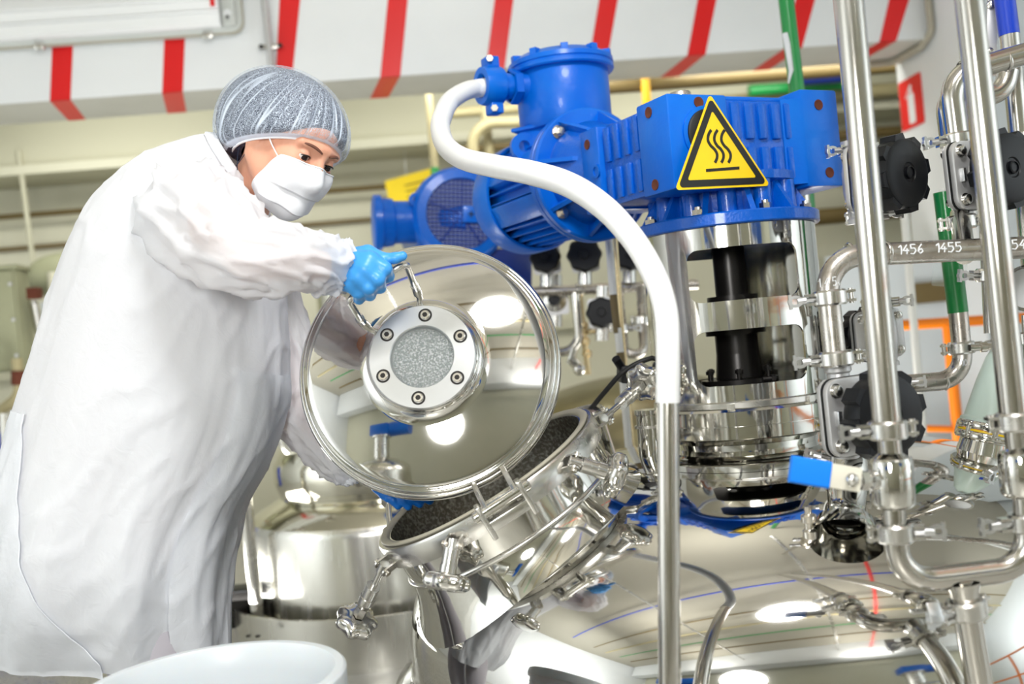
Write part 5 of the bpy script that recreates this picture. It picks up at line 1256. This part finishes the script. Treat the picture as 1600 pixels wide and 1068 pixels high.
# head frame: x forward, y to the person's left, z up
HF = D(.68, -.48, -.55).normalized(); HLs = D(.56, -.20, .80); HLs = (HLs - HF * HLs.dot(HF)).normalized(); HU = HF.cross(HLs)
HC = P(456, 227, 2.0)
HMX = Matrix(((HF.x, HLs.x, HU.x, HC.x), (HF.y, HLs.y, HU.y, HC.y), (HF.z, HLs.z, HU.z, HC.z), (0, 0, 0, 1)))
def tri_of(v): return (float(v[0]), float(v[1]), float(v[2]))
def head_sdf(X, Y, Z):
    d = ellip(X, Y, Z, (-.012, 0, .018), (.100, .078, .092))
    d = smin(d, ellip(X, Y, Z, (.030, 0, -.040), (.062, .060, .074)), .03)
    d = smin(d, rcone(X, Y, Z, (.062, 0, -.100), (.070, 0, -.104), .020, .018), .025)
    for s in (-1, 1):
        d = smin(d, ellip(X, Y, Z, (.058, s * .038, -.030), (.026, .024, .026)), .02)      # cheeks
        d = smin(d, rcone(X, Y, Z, (.088, s * .008, .024), (.074, s * .046, .022), .010, .009), .012)   # brow
        d = smin(d, rcone(X, Y, Z, (-.005, s * .066, -.045), (.045, s * .040, -.092), .018, .016), .03)   # jaw
    d = smin(d, rcone(X, Y, Z, (.092, 0, .008), (.108, 0, -.034), .0075, .0115), .010)       # nose
    for s in (-1, 1): d = smin(d, rcone(X, Y, Z, (.100, s * .010, -.037), (.097, s * .012, -.036), .007, .006), .006)
    d = smin(d, rcone(X, Y, Z, (.090, -.016, -.066), (.090, .016, -.066), .0065, .0065), .010)   # lips
    for s in (-1, 1):                                                                       # eye hollows, lids, slit
        d = smax(d, -(np.sqrt((X - .098) ** 2 + (Y - s * .032) ** 2 + (Z - .001) ** 2) - .0155), .010)
        lid_ = np.sqrt((X - .0765) ** 2 + (Y - s * .0315) ** 2 + (Z - .0) ** 2) - .0142
        slit = np.maximum(np.abs(Z + .0015 + .0 * Y) - .0042 * np.sqrt(np.clip(1 - ((Y - s * .0315) / .0135) ** 2, 0, 1)), np.maximum(.080 - X, np.abs(Y - s * .0315) - .0135))
        lid_ = smax(lid_, -slit, .0012)
        d = smin(d, lid_, .004)
        d = np.maximum(d, -np.maximum(slit, -(X - .0795)))
        d = smin(d, ellip(X, Y, Z, (-.012, s * .079, -.010), (.020, .008, .031)), .008)     # ears
    d = smin(d, rcone(X, Y, Z, (-.025, 0, -.045), (-.060, 0, -.175), .052, .050), .03)        # neck
    return d
hv, hq = surface_nets(head_sdf, (-.14, -.105, -.215), (.13, .105, .14), .0026)
body = MB()
body.add([HMX @ Vector(v) for v in hv], [tuple(int(i) for i in q) for q in hq])
# trunk, arms and legs under the clothing, one surface
def W3(px, py, d): return tri_of(P(px, py, d))
neck_top = tri_of(HMX @ Vector((-.05, 0, -.14)))
pel, wai, che, upc = W3(195, 700, 2.10), W3(225, 575, 2.10), W3(280, 440, 2.10), W3(330, 335, 2.10)
shn, shf = W3(312, 340, 1.96), W3(352, 318, 2.25)
eln, wrn = W3(392, 402, 1.75), W3(520, 418, 1.825)
elf, wrf = W3(463, 625, 2.19), W3(566, 735, 2.12)
hpn, hpf = W3(190, 720, 2.02), W3(205, 715, 2.19)
knn = (hpn[0] + .03, hpn[1] - .01, .46); knf = (hpf[0] + .06, hpf[1] + .01, .46)
ann = (hpn[0] + .0, hpn[1], .09); anf = (hpf[0] + .03, hpf[1], .09)
def body_sdf(X, Y, Z):
    d = rcone(X, Y, Z, neck_top, tuple(np.array(upc) * .75 + np.array(neck_top) * .25), .048, .055)
    d = smin(d, rcone(X, Y, Z, upc, che, .105, .125), .06); d = smin(d, rcone(X, Y, Z, che, wai, .125, .11), .06); d = smin(d, rcone(X, Y, Z, wai, pel, .11, .135), .06)
    d = smin(d, rcone(X, Y, Z, shn, shf, .062, .062), .05)
    for a, b_, c in ((shn, eln, wrn), (shf, elf, wrf)):
        d = smin(d, rcone(X, Y, Z, a, b_, .050, .038), .03); d = smin(d, rcone(X, Y, Z, b_, c, .040, .026), .02)
    for a, b_, c in ((hpn, knn, ann), (hpf, knf, anf)):
        d = smin(d, rcone(X, Y, Z, a, b_, .085, .055), .04); d = smin(d, rcone(X, Y, Z, b_, c, .055, .038), .03)
        d = smin(d, rcone(X, Y, Z, c, (c[0] + .13, c[1] - .03, .035), .038, .030), .02)
    return d
bv_, bq_ = surface_nets(body_sdf, (-1.05, 1.60, 0.0), (-.20, 2.42, 1.42), .011)
body.add([Vector(v) for v in bv_], [tuple(int(i) for i in q) for q in bq_])
body.build('body', M_skin, pe, smooth=180)
for s in (-1, 1):
    e_ = MB().sphere((.0765, s * .0315, -.0005), .0128, 24, HMX).build('eye', M_eye, pe)
    gd_ = Vector((.93, -.18, -.22)).normalized(); ec = Vector((.0765, s * .0315, -.0005))
    IM = HMX @ frame(ec + gd_ * .0108, gd_)
    MB().lathe([(.0066, .0), (.0058, .0014), (.003, .0023), (0, .0026)], IM, 20).build('iris', M_iris, e_)
    lash = [HMX @ Vector((.0765 + .0150 * math.cos(t), s * .0315 + .0150 * math.sin(t), .0036 - .0022 * (t / .95) ** 2 * 1.5)) for t in [(-.95 + 1.9 * k / 10) for k in range(11)]]
    MB().tube(lash, [.0005 + .0011 * math.sin(PI * (k + .6) / 11.2) for k in range(11)], 8).build('eyelash', M_lash, pe)
    brow = [HMX @ Vector((.0985 - .020 * (k / 8) ** 1.6, s * (.010 + .040 * k / 8), .0195 + .005 * math.sin(PI * k / 9))) for k in range(9)]
    MB().tube(brow, [.0012 + .0018 * math.sin(PI * (k + 1) / 9.5) for k in range(9)], 8).build('eyebrow', M_brow, pe)

# hairnet and the dark hair under it
CCN = Vector((-.040, 0, .012)); CRX = (.140, .116, .124)
def el_min(az, back=0.0):
    c = math.cos(az); f = (1 + c) / 2
    return math.radians(10 * f ** 1.5 + (-56) * (1 - f) ** 1.2 - 14 * math.sin(az) ** 2 * 1.0 + back)
def cap_pt(az, v, k=1.0, lo_add=0.0, curl=True, wob=1.0):
    lo_ = el_min(az) + lo_add; el = PI / 2 + (lo_ - PI / 2) * min(v, 1.0)
    dv = Vector((math.cos(el) * math.cos(az), math.cos(el) * math.sin(az), math.sin(el)))
    r = 1 / math.sqrt(sum((dv[i] / CRX[i]) ** 2 for i in range(3)))
    back = max(0, -dv.x); r *= 1 + .16 * back ** 2 + .05 * max(0, dv.x)
    n_ = noise.noise((az * 3.5, el * 1.2, 3.1)) * .5 + noise.noise((az * 9, el * 1.6, 7.7)) * .5
    edge = min(1, max(0, (v - .35) / .5))
    r *= 1 + wob * (.022 * n_ * (.4 + edge) + .012 * edge * (1 - max(0, (v - .8) / .2)) * math.sin(az * 34 + 3 * noise.noise((az * 4, 0, 0))))
    if curl and v > .86: 
        t = (v - .86) / .14; r *= 1 - .17 * t * t
    return CCN + dv * r * k
NA, NV = 420, 60
vs, plea = [], []
for j in range(NV):
    v = (j / (NV - 1)) ** .9
    for i in range(NA):
        az = 2 * PI * i / NA; vs.append(HMX @ cap_pt(az, max(v, .02)))
        n1 = abs(noise.noise((az * 5.5 + .9 * v, v * .5, 1.3))); n2 = abs(noise.noise((az * 12 + .9 * v, v * .6, 5.3)))
        n3 = abs(noise.noise((az * 26 + .9 * v, v * .6, 2.3)))
        p_ = max(0, 1 - n1 / .085) ** .7 * .85 * min(1, v * 1.5) + max(0, 1 - n2 / .09) * .6 * min(1, max(0, v * 1.6 - .3)) + max(0, 1 - n3 / .12) * .5 * max(0, v - .25);
        if v > .95: p_ = 1.0
        plea.append(min(.97, p_))
cm = MB(); cm.grid([vs[j * NA:(j + 1) * NA] for j in range(NV)], True); cme = cm.mesh('hairnet', M_net, 180)
if len(cme.vertices) == len(plea):
    a_ = cme.attributes.new('pleat', 'FLOAT', 'POINT'); a_.data.foreach_set('value', plea)
net = place('hairnet', cme, pe, label='white gauze bouffant cap')
bandp = [HMX @ cap_pt(2 * PI * i / 96, 1.0) for i in range(96)]
MB().tube(bandp, .0026, 8, closed=True).build('elastic_band', M_mask, net)
rows = []
for j in range(26):
    v = j / 25; row = []
    for i in range(72):
        az = 2 * PI * i / 72; f = max(0, math.cos(az)); bk_ = max(0, -math.cos(az) * .9 + .25)
        row.append(HMX @ cap_pt(az, max(v, .02), .965 - .01 * f - .07 * max(0, (v - .72) / .28), math.radians(11 * f ** 2 - 9 * min(1, bk_) - 3), True, .3))
    rows.append(row)
MB().grid(rows, True).build('hair', M_hair, pe, smooth=180)
for k, (a_, b_, c_) in enumerate((((-.03, -.078, -.012), (-.012, -.080, -.045), (-.026, -.074, -.085)), ((-.05, -.072, -.03), (-.045, -.070, -.06), (-.02, -.072, -.09)))):
    MB().tube([tuple(p) for p in spline([tuple(HMX @ Vector(q)) for q in (a_, b_, c_)], 6)], .0009, 6).build('hair_strand', M_hair, pe)

# face mask
def mask_sdf(p):
    X, Y, Z = [np.array([p[i]], np.float32) for i in range(3)]
    d = ellip(X, Y, Z, (.030, 0, -.040), (.064, .064, .078))
    d = smin(d, rcone(X, Y, Z, (.090, 0, -.008), (.104, 0, -.036), .008, .011), .024)
    d = smin(d, rcone(X, Y, Z, (.070, 0, -.102), (.062, 0, -.106), .020, .02), .03)
    for s in (-1, 1):
        d = smin(d, rcone(X, Y, Z, (-.005, s * .066, -.045), (.045, s * .040, -.092), .019, .017), .03)
        d = smin(d, ellip(X, Y, Z, (.058, s * .038, -.030), (.028, .026, .028)), .02)
    return float(d[0])
MC = Vector((.020, 0, -.048))
rows = []
for j in range(25):
    v = j / 24; row = []
    for i in range(41):
        u = -1 + 2 * i / 40; amx = math.radians(56 + 34 * v ** .8); az = u * amx
        el = math.radians(26 - 86 * v - (6 + 2 * v) * (u * u) + 5 * u * u * v)
        dv = Vector((math.cos(el) * math.cos(az), math.cos(el) * math.sin(az), math.sin(el)))
        lo_, hi_ = .02, .2
        for it in range(22):
            m_ = (lo_ + hi_) / 2
            if mask_sdf(MC + dv * m_) < .0055: lo_ = m_
            else: hi_ = m_
        saw = (v * 4.2) % 1.0; pl_ = .0048 * saw * (1 - u ** 2) * min(1, max(0, (v - .2) / .15))
        r = lo_ + pl_ + .003 * noise.noise((u * 3, v * 4, .7)) + .004 * (1 - u * u) * math.sin(PI * v) - .002 * u ** 8
        row.append(HMX @ (MC + dv * r))
    rows.append(row)
mk = MB(); mk.grid(rows); mo_ = mk.build('face_mask', M_mask, pe, smooth=28, label='pleated white surgical mask')
sd = mo_.modifiers.new('s', 'SOLIDIFY'); sd.thickness = .0012; sd.offset = 1; apply_mods(mo_, 28)
def edge_strip(path, w_): 
    return MB().tube(path, w_, 8)
edge_strip(rows[0], .0016).build('mask_hem', M_mask, mo_, smooth=80); edge_strip([r[0] for r in rows], .0016).build('mask_hem', M_mask, mo_, smooth=80); edge_strip([r[-1] for r in rows], .0016).build('mask_hem', M_mask, mo_, smooth=80)
for s, ix in ((-1, 0), (1, -1)):
    for rr, tgt in ((1, (.012, s * .078, .012)), (22, (-.02, s * .083, -.012))):
        pt0 = HMX.inverted() @ rows[rr][ix]; t_ = Vector(tgt)
        mid = (pt0 + t_) / 2 + Vector((0, s * .008, 0))
        MB().tube([tuple(p) for p in spline([tuple(HMX @ q) for q in (pt0, mid, t_)], 6)], .0012, 6).build('ear_loop', M_mask, mo_)

# gown: closed rings from the neck down to the hem; (left px, left py, right px, right py, depth of middle, half thickness)
keys = [(338, 214, 404, 312, 2.05, .072), (322, 211, 404, 330, 2.06, .085), (296, 219, 408, 350, 2.07, .125), (255, 238, 420, 375, 2.08, .175), (205, 272, 432, 410, 2.08, .200),
        (160, 318, 441, 450, 2.08, .205), (128, 372, 444, 490, 2.08, .205), (104, 432, 446, 535, 2.08, .205), (82, 500, 447, 585, 2.08, .205), (58, 580, 445, 632, 2.08, .21),
        (34, 660, 432, 682, 2.08, .215), (14, 730, 408, 736, 2.08, .22), (1, 800, 374, 795, 2.08, .23), (-6, 870, 358, 858, 2.08, .235), (-9, 930, 350, 922, 2.08, .22), (-8, 968, 347, 985, 2.08, .19), (-4, 1000, 346, 1028, 2.08, .165)]
KS = spline(keys, 9); NG = 160
def ridge(x): return 1 - min(1, abs(x))
def gown_rings(phis, off=0.0, j0=0, j1=None, extra=None):
    rows = []
    for j, k in enumerate(KS[j0:j1]):
        v = (j + j0) / (len(KS) - 1); lx, ly, rx, ry, dd, th = k
        Lp, Rp = P(lx, ly, dd), P(rx, ry, dd); C_ = (Lp + Rp) / 2; ex = (Rp - Lp) / 2; ey = FWD * th
        row = []
        for ph in phis:
            cs, sn = math.cos(ph), math.sin(ph)
            q = C_ + ex * (abs(cs) ** .92 * (1 if cs > 0 else -1)) + ey * (abs(sn) ** .92 * (1 if sn > 0 else -1))
            w_ = ph * 1.0
            big = noise.noise((cs * 2.2 + 1.5, sn * 2.2, v * 2.2 + 3))
            fold = ridge(noise.noise((cs * 5 + v * 2.2, sn * 5 - v * 1.4, v * 1.6)) * 5) * .9
            cre = ridge(noise.noise((cs * 3 + 9, sn * 3, v * 9 + cs * 3)) * 6)
            lowf = max(0, v - .45) / .55
            disp = .012 * big * (.5 + lowf) + .007 * fold * (.35 + .65 * lowf) + .004 * cre + .012 * lowf * math.sin(ph * 9 + 2.5 * noise.noise((v * 2, cs, sn)))
            if v < .06: disp *= .3
            n_ = (ex.normalized() * cs / max(ex.length, .01) + FWD * sn / th); n_.normalize()
            if v > .97: q = q - UPV * 0.0
            hem = max(0, v - .9) / .1
            q = q + n_ * (disp + off) + UZ * (-.012 * hem * math.sin(ph * 2.0 + .6))
            row.append(q)
        rows.append(row)
    return rows
gr_ = gown_rings([2 * PI * i / NG for i in range(NG)])
gown = MB(); gown.grid(gr_, True); go = gown.build('gown', M_gown, pe, smooth=180, label='loose white nonwoven gown')
# overlapping back panel edge on the near side, and front panel edge
ph0 = [PI + .30 + (1.78 - .30) * i / 30 for i in range(31)]
rows = []
j0 = int(len(KS) * .60)
full = gown_rings(ph0, .007, j0); base_ = gown_rings(ph0, -.004, j0)
full = [[b_.lerp(a_, min(1, i / 5)) for i, (a_, b_) in enumerate(zip(ra, rb2))] for ra, rb2 in zip(full, base_)]
for j, r in enumerate(full):
    f = (j / (len(full) - 1)); keep = 10 + 20 * min(1, f * 1.1);
    rr = []
    for i in range(26): 
        t = i / 25 * keep; a = min(int(t), 29); rr.append(r[a].lerp(r[a + 1], t - a))
    rows.append(rr)
for r in rows[-1:]:
    for i in range(26): rows[-1][i] = rows[-1][i] - UZ * (.010 * (i / 25) ** 2)
MB().grid(rows).build('back_panel', M_gown, go, smooth=180, label='overlapping back flap of the gown')
MB().tube([tuple(r[-1]) for r in rows], .0014, 6).build('panel_hem', M_gown, go)
ph1 = [2 * PI - .75 + .80 * i / 20 for i in range(21)]
fr_ = gown_rings(ph1, .006, int(len(KS) * .50))
MB().grid(fr_).build('front_panel', M_gown, go, smooth=180, label='overlapping front edge of the gown')
# collar
colr = []
for t in range(5):
    f = t / 4; row = []
    for i in range(64):
        ph = 2 * PI * i / 64; a = Vector(gr_[0][int(i * NG / 64)]); b_ = Vector(gr_[7][int(i * NG / 64)]); c_ = sum((Vector(q) for q in gr_[0]), Vector()) / NG
        up_ = (Vector(gr_[0][0]) - Vector(gr_[6][0])).normalized()
        row.append(a + (b_ - a) * (.0 + .9 * (1 - f)) + (a - c_).normalized() * (.006 - .004 * f) + D(.35, .25, 0) * (.02 * f))
    colr.append(row)
MB().grid(colr, True).build('collar', M_gown, go, smooth=180)
# sleeves
def sleeve(keys_, name, label, seedv, m, tw=0):
    ks = spline([tuple(P(x, y, d + .058 * i / (len(keys_) - 1))) + (r * (1 + .03 * i / (len(keys_) - 1)),) for i, (x, y, d, r) in enumerate(keys_)], 12); rows = []; x = None; n = 72
    for i, k in enumerate(ks):
        p = Vector(k[:3]); t = (Vector(ks[min(i + 1, len(ks) - 1)][:3]) - Vector(ks[max(i - 1, 0)][:3])).normalized()
        if x is None: x = (UPV - t * UPV.dot(t)).normalized()
        x = (x - t * x.dot(t)).normalized(); y = t.cross(x); v = i / (len(ks) - 1); row = []
        for j in range(n):
            a = 2 * PI * j / n; c, s = math.cos(a), math.sin(a)
            f1 = ridge(noise.noise((c * 1.5 + v * 3.6, s * 1.5 + v * 2.0, v * 4.2 + seedv)) * 4.2)
            f2 = ridge(noise.noise((c * 2.6 - v * 5, s * 2.6, v * 7 + seedv + 4)) * 5)
            big = noise.noise((c * .9, s * .9, v * 3 + seedv))
            sag = max(0, -c) * .10 * math.sin(PI * min(1, v * 1.1))
            r = k[3] * (1 + .19 * (f1 - .35) + .12 * (f2 - .3) + .12 * big + sag)
            if v > .93: r = k[3] * (1 + .10 * math.sin(a * 11) * (1 - (v - .93) / .07) + .05 * f1)
            row.append(p + (x * c + y * s) * r)
        rows.append(row)
    b_ = MB(); b_.grid(rows, True); return b_.build(name, m, go, smooth=180, label=label), ks
s1_, ks1 = sleeve([(282, 308, 1.97, .060), (292, 322, 1.93, .092), (312, 345, 1.87, .092), (345, 372, 1.79, .082), (388, 396, 1.715, .066), (430, 402, 1.70, .060), (470, 406, 1.72, .053), (500, 411, 1.75, .050), (518, 415, 1.768, .049), (527, 418, 1.774, .047), (533, 420, 1.778, .037)], 'sleeve', 'crumpled near sleeve gathered at the cuff', 2.0, M_sleeve)
s2_, ks2 = sleeve([(345, 330, 2.26, .08), (400, 440, 2.22, .075), (455, 560, 2.18, .065), (472, 640, 2.15, .058), (512, 690, 2.10, .052), (548, 725, 2.06, .046), (556, 732, 2.05, .034)], 'sleeve', 'far sleeve reaching behind the lid', 8.0, M_sleeve)
def cuff(ks, r):
    p = Vector(ks[-8][:3]); q = Vector(ks[-1][:3]); t = (q - p).normalized(); pts = []; F = frame(q - t * .004, t)
    return MB().tube([F @ Vector(((r + .003 * math.sin(k * 1.9)) * math.cos(2 * PI * k / 60), (r + .003 * math.sin(k * 1.9)) * math.sin(2 * PI * k / 60), .003 * math.sin(k * 2.3))) for k in range(60)], .006, 8, closed=True)
cuff(ks1, .040).build('cuff', M_gown, go, smooth=80); cuff(ks2, .037).build('cuff', M_gown, go, smooth=80)

# gloved hands
def hand(name, label, chains, lo, hi, m, k=.006, h=.0024):
    def f(X, Y, Z):
        d = None
        for ch in chains:
            dd = None
            for (a, ra), (b_, rb2) in zip(ch, ch[1:]):
                c = rcone(X, Y, Z, a, b_, ra, rb2); dd = c if dd is None else smin(dd, c, .004)
            d = dd if d is None else smin(d, dd, k)
        return d
    v, q = surface_nets(f, lo, hi, h)
    b_ = MB(); b_.add([Vector(p) for p in v], [tuple(int(i) for i in r) for r in q]); return b_.build(name, m, pe, smooth=180, label=label)
def C(px, py, d, r): return (W3(px, py, d + .06), r * 1.03)
ch = [[C(514, 414, 1.772, .030), C(542, 421, 1.764, .033)],
      [C(536, 410, 1.766, .024), C(577, 408, 1.745, .0180)], [C(536, 418, 1.763, .024), C(571, 421, 1.738, .0190)],
      [C(535, 428, 1.763, .023), C(561, 433, 1.740, .0180)], [C(532, 434, 1.768, .022), C(551, 443, 1.748, .0165)],
      [C(577, 408, 1.745, .0165), C(601, 420, 1.742, .0128), C(607, 432, 1.765, .0100), C(596, 434, 1.790, .0088)],
      [C(571, 421, 1.738, .0170), C(590, 436, 1.735, .0130), C(594, 449, 1.760, .0102), C(584, 448, 1.788, .0090)],
      [C(561, 433, 1.740, .0165), C(576, 449, 1.740, .0125), C(578, 461, 1.763, .0098), C(570, 459, 1.788, .0088)],
      [C(551, 443, 1.748, .0150), C(560, 457, 1.750, .0112), C(561, 467, 1.770, .0090), C(556, 466, 1.790, .0080)],
      [C(545, 404, 1.775, .019), C(575, 396, 1.768, .0150), C(600, 405, 1.764, .0112), C(618, 403, 1.762, .0096), C(629, 400, 1.762, .0085)]]
cts = np.array([c[0] for k in ch for c in k]); lo, hi = cts.min(0) - .04, cts.max(0) + .04
hand('glove', 'light blue nitrile glove gripping the lid handle', ch, tuple(lo), tuple(hi), M_glove, .0065, .0020)
ch = [[C(560, 728, 2.055, .027), C(585, 738, 2.03, .028)],
      [C(585, 734, 2.03, .024), C(628, 752, 1.985, .013)], [C(585, 738, 2.03, .023), C(622, 758, 1.995, .013)], [C(582, 740, 2.03, .022), C(612, 760, 2.00, .0125)],
      [C(628, 752, 1.985, .0125), C(655, 772, 1.985, .0098), C(672, 782, 1.99, .008)],
      [C(622, 758, 1.995, .0122), C(644, 778, 1.99, .0098), C(656, 787, 1.99, .008)],
      [C(612, 760, 2.0, .012), C(630, 781, 1.99, .0096), C(638, 791, 1.99, .0078)],
      [C(602, 760, 2.0, .0118), C(615, 781, 1.99, .0092), C(622, 790, 1.99, .0076)],
      [C(580, 735, 2.04, .016), C(590, 760, 2.01, .0122), C(600, 772, 2.0, .0098), C(606, 778, 1.99, .0082)]]
cts = np.array([c[0] for k in ch for c in k]); lo, hi = cts.min(0) - .04, cts.max(0) + .04
hand('glove', 'deeper blue glove supporting the lid from behind', ch, tuple(lo), tuple(hi), M_glove2, .004, .0024)
# trousers and shoes below the gown
for kn, an in ((knn, ann), (knf, anf)):
    MB().tube([(kn[0] - .01, kn[1], .62), (kn[0], kn[1], .46), (an[0] + .01, an[1], .22), (an[0], an[1], .06)], [.095, .085, .075, .07], 28).build('trouser_leg', M_trouser, pe, smooth=80)
    MB().sphere((an[0] + .06, an[1] - .015, .045), (.13, .05, .045), 24).build('shoe', M_white, pe)
if 'DBG' in globals():
    for r in rows[::8]: print('PANEL', proj(r[0]), proj(r[-1]))
# ================================================================== the part of the hall behind the viewer, seen mirrored in the steel
for k, (t_, z_, r_, mm, nm) in enumerate(((.55, 2.95, .022, M_brown, 'brown'), (.15, 2.9, .03, M_beigepipe, 'beige'), (-.3, 2.95, .018, M_green, 'green'), (-.7, 2.9, .026, M_brown, 'dark'), (1.25, 3.02, .02, M_bluepipe, 'blue'))):
    MB().cyl(R3(-3.5, t_, z_), R3(3.9, t_, z_ + .02), r_, n=12).build('ceiling_pipe', mm, label='%s pipe under the ceiling above the viewer, seen mirrored in the steel' % nm, cat='pipe', group='ceiling pipes behind the viewer')
for k, (s_, mm, nm) in enumerate(((-.9, M_steel, 'left'), (.9, M_steel, 'middle'), (1.5, M_red_dull, 'red'))):
    MB().cyl(R3(s_, -2.1, 2.86), R3(s_, 2.5, 2.86), .02, n=12).build('ceiling_pipe', mm, label='%s pipe running back under the ceiling, seen mirrored in the steel' % nm, cat='pipe', group='ceiling pipes behind the viewer')
MB().box((-4.4, -1.9, 2.5), (4.1, -1.5, 3.2), RM).build('ceiling_beam', M_white, kind='structure', label='white beam behind the viewer')
for k, (x, y, nm) in enumerate(((-1.75, -.75, 'left'), (1.85, -1.0, 'right'))):
    t = thing('storage_tank', 'steel tank with blue motor at the %s behind the viewer, seen only mirrored' % nm, 'tank', (x, y, 0))
    MB().lathe([(.55, 0), (.55, .75)] + [(.55 * math.cos(a), .75 + .25 * math.sin(a)) for a in [PI / 2 * q / 14 for q in range(14)]] + [(0, 1.0)], T((x, y, 0)), 48).build('shell', M_tank_bg, t)
    MB().lathe([(.15, .98), (.15, 1.35), (.2, 1.35), (.2, 1.38), (0, 1.38)], T((x, y, 0)), 32).build('drive_stand', M_steel, t)
    MB().box((-.2, -.16, 1.38), (.2, .16, 1.58), T((x, y, 0))).build('gearbox', M_blue, t, bevel=.015)
    MB().cyl((x + .2, y, 1.48), (x + .6, y, 1.48), .13, n=32).build('motor', M_blue, t)
rl = thing('guard_rail', 'orange guard rail behind the viewer at the right, seen mirrored', 'rail', R3(2.6, 0, 0))
for z in (.55, 1.05): MB().cyl(R3(2.6, -1.6, z), R3(2.7, 1.6, z), .02, n=12).build('rail', M_orange, rl)
for t_ in (-1.5, 0, 1.5): MB().cyl(R3(2.65, t_, 0), R3(2.65, t_, 1.05), .02, n=12).build('rail_post', M_orange, rl)
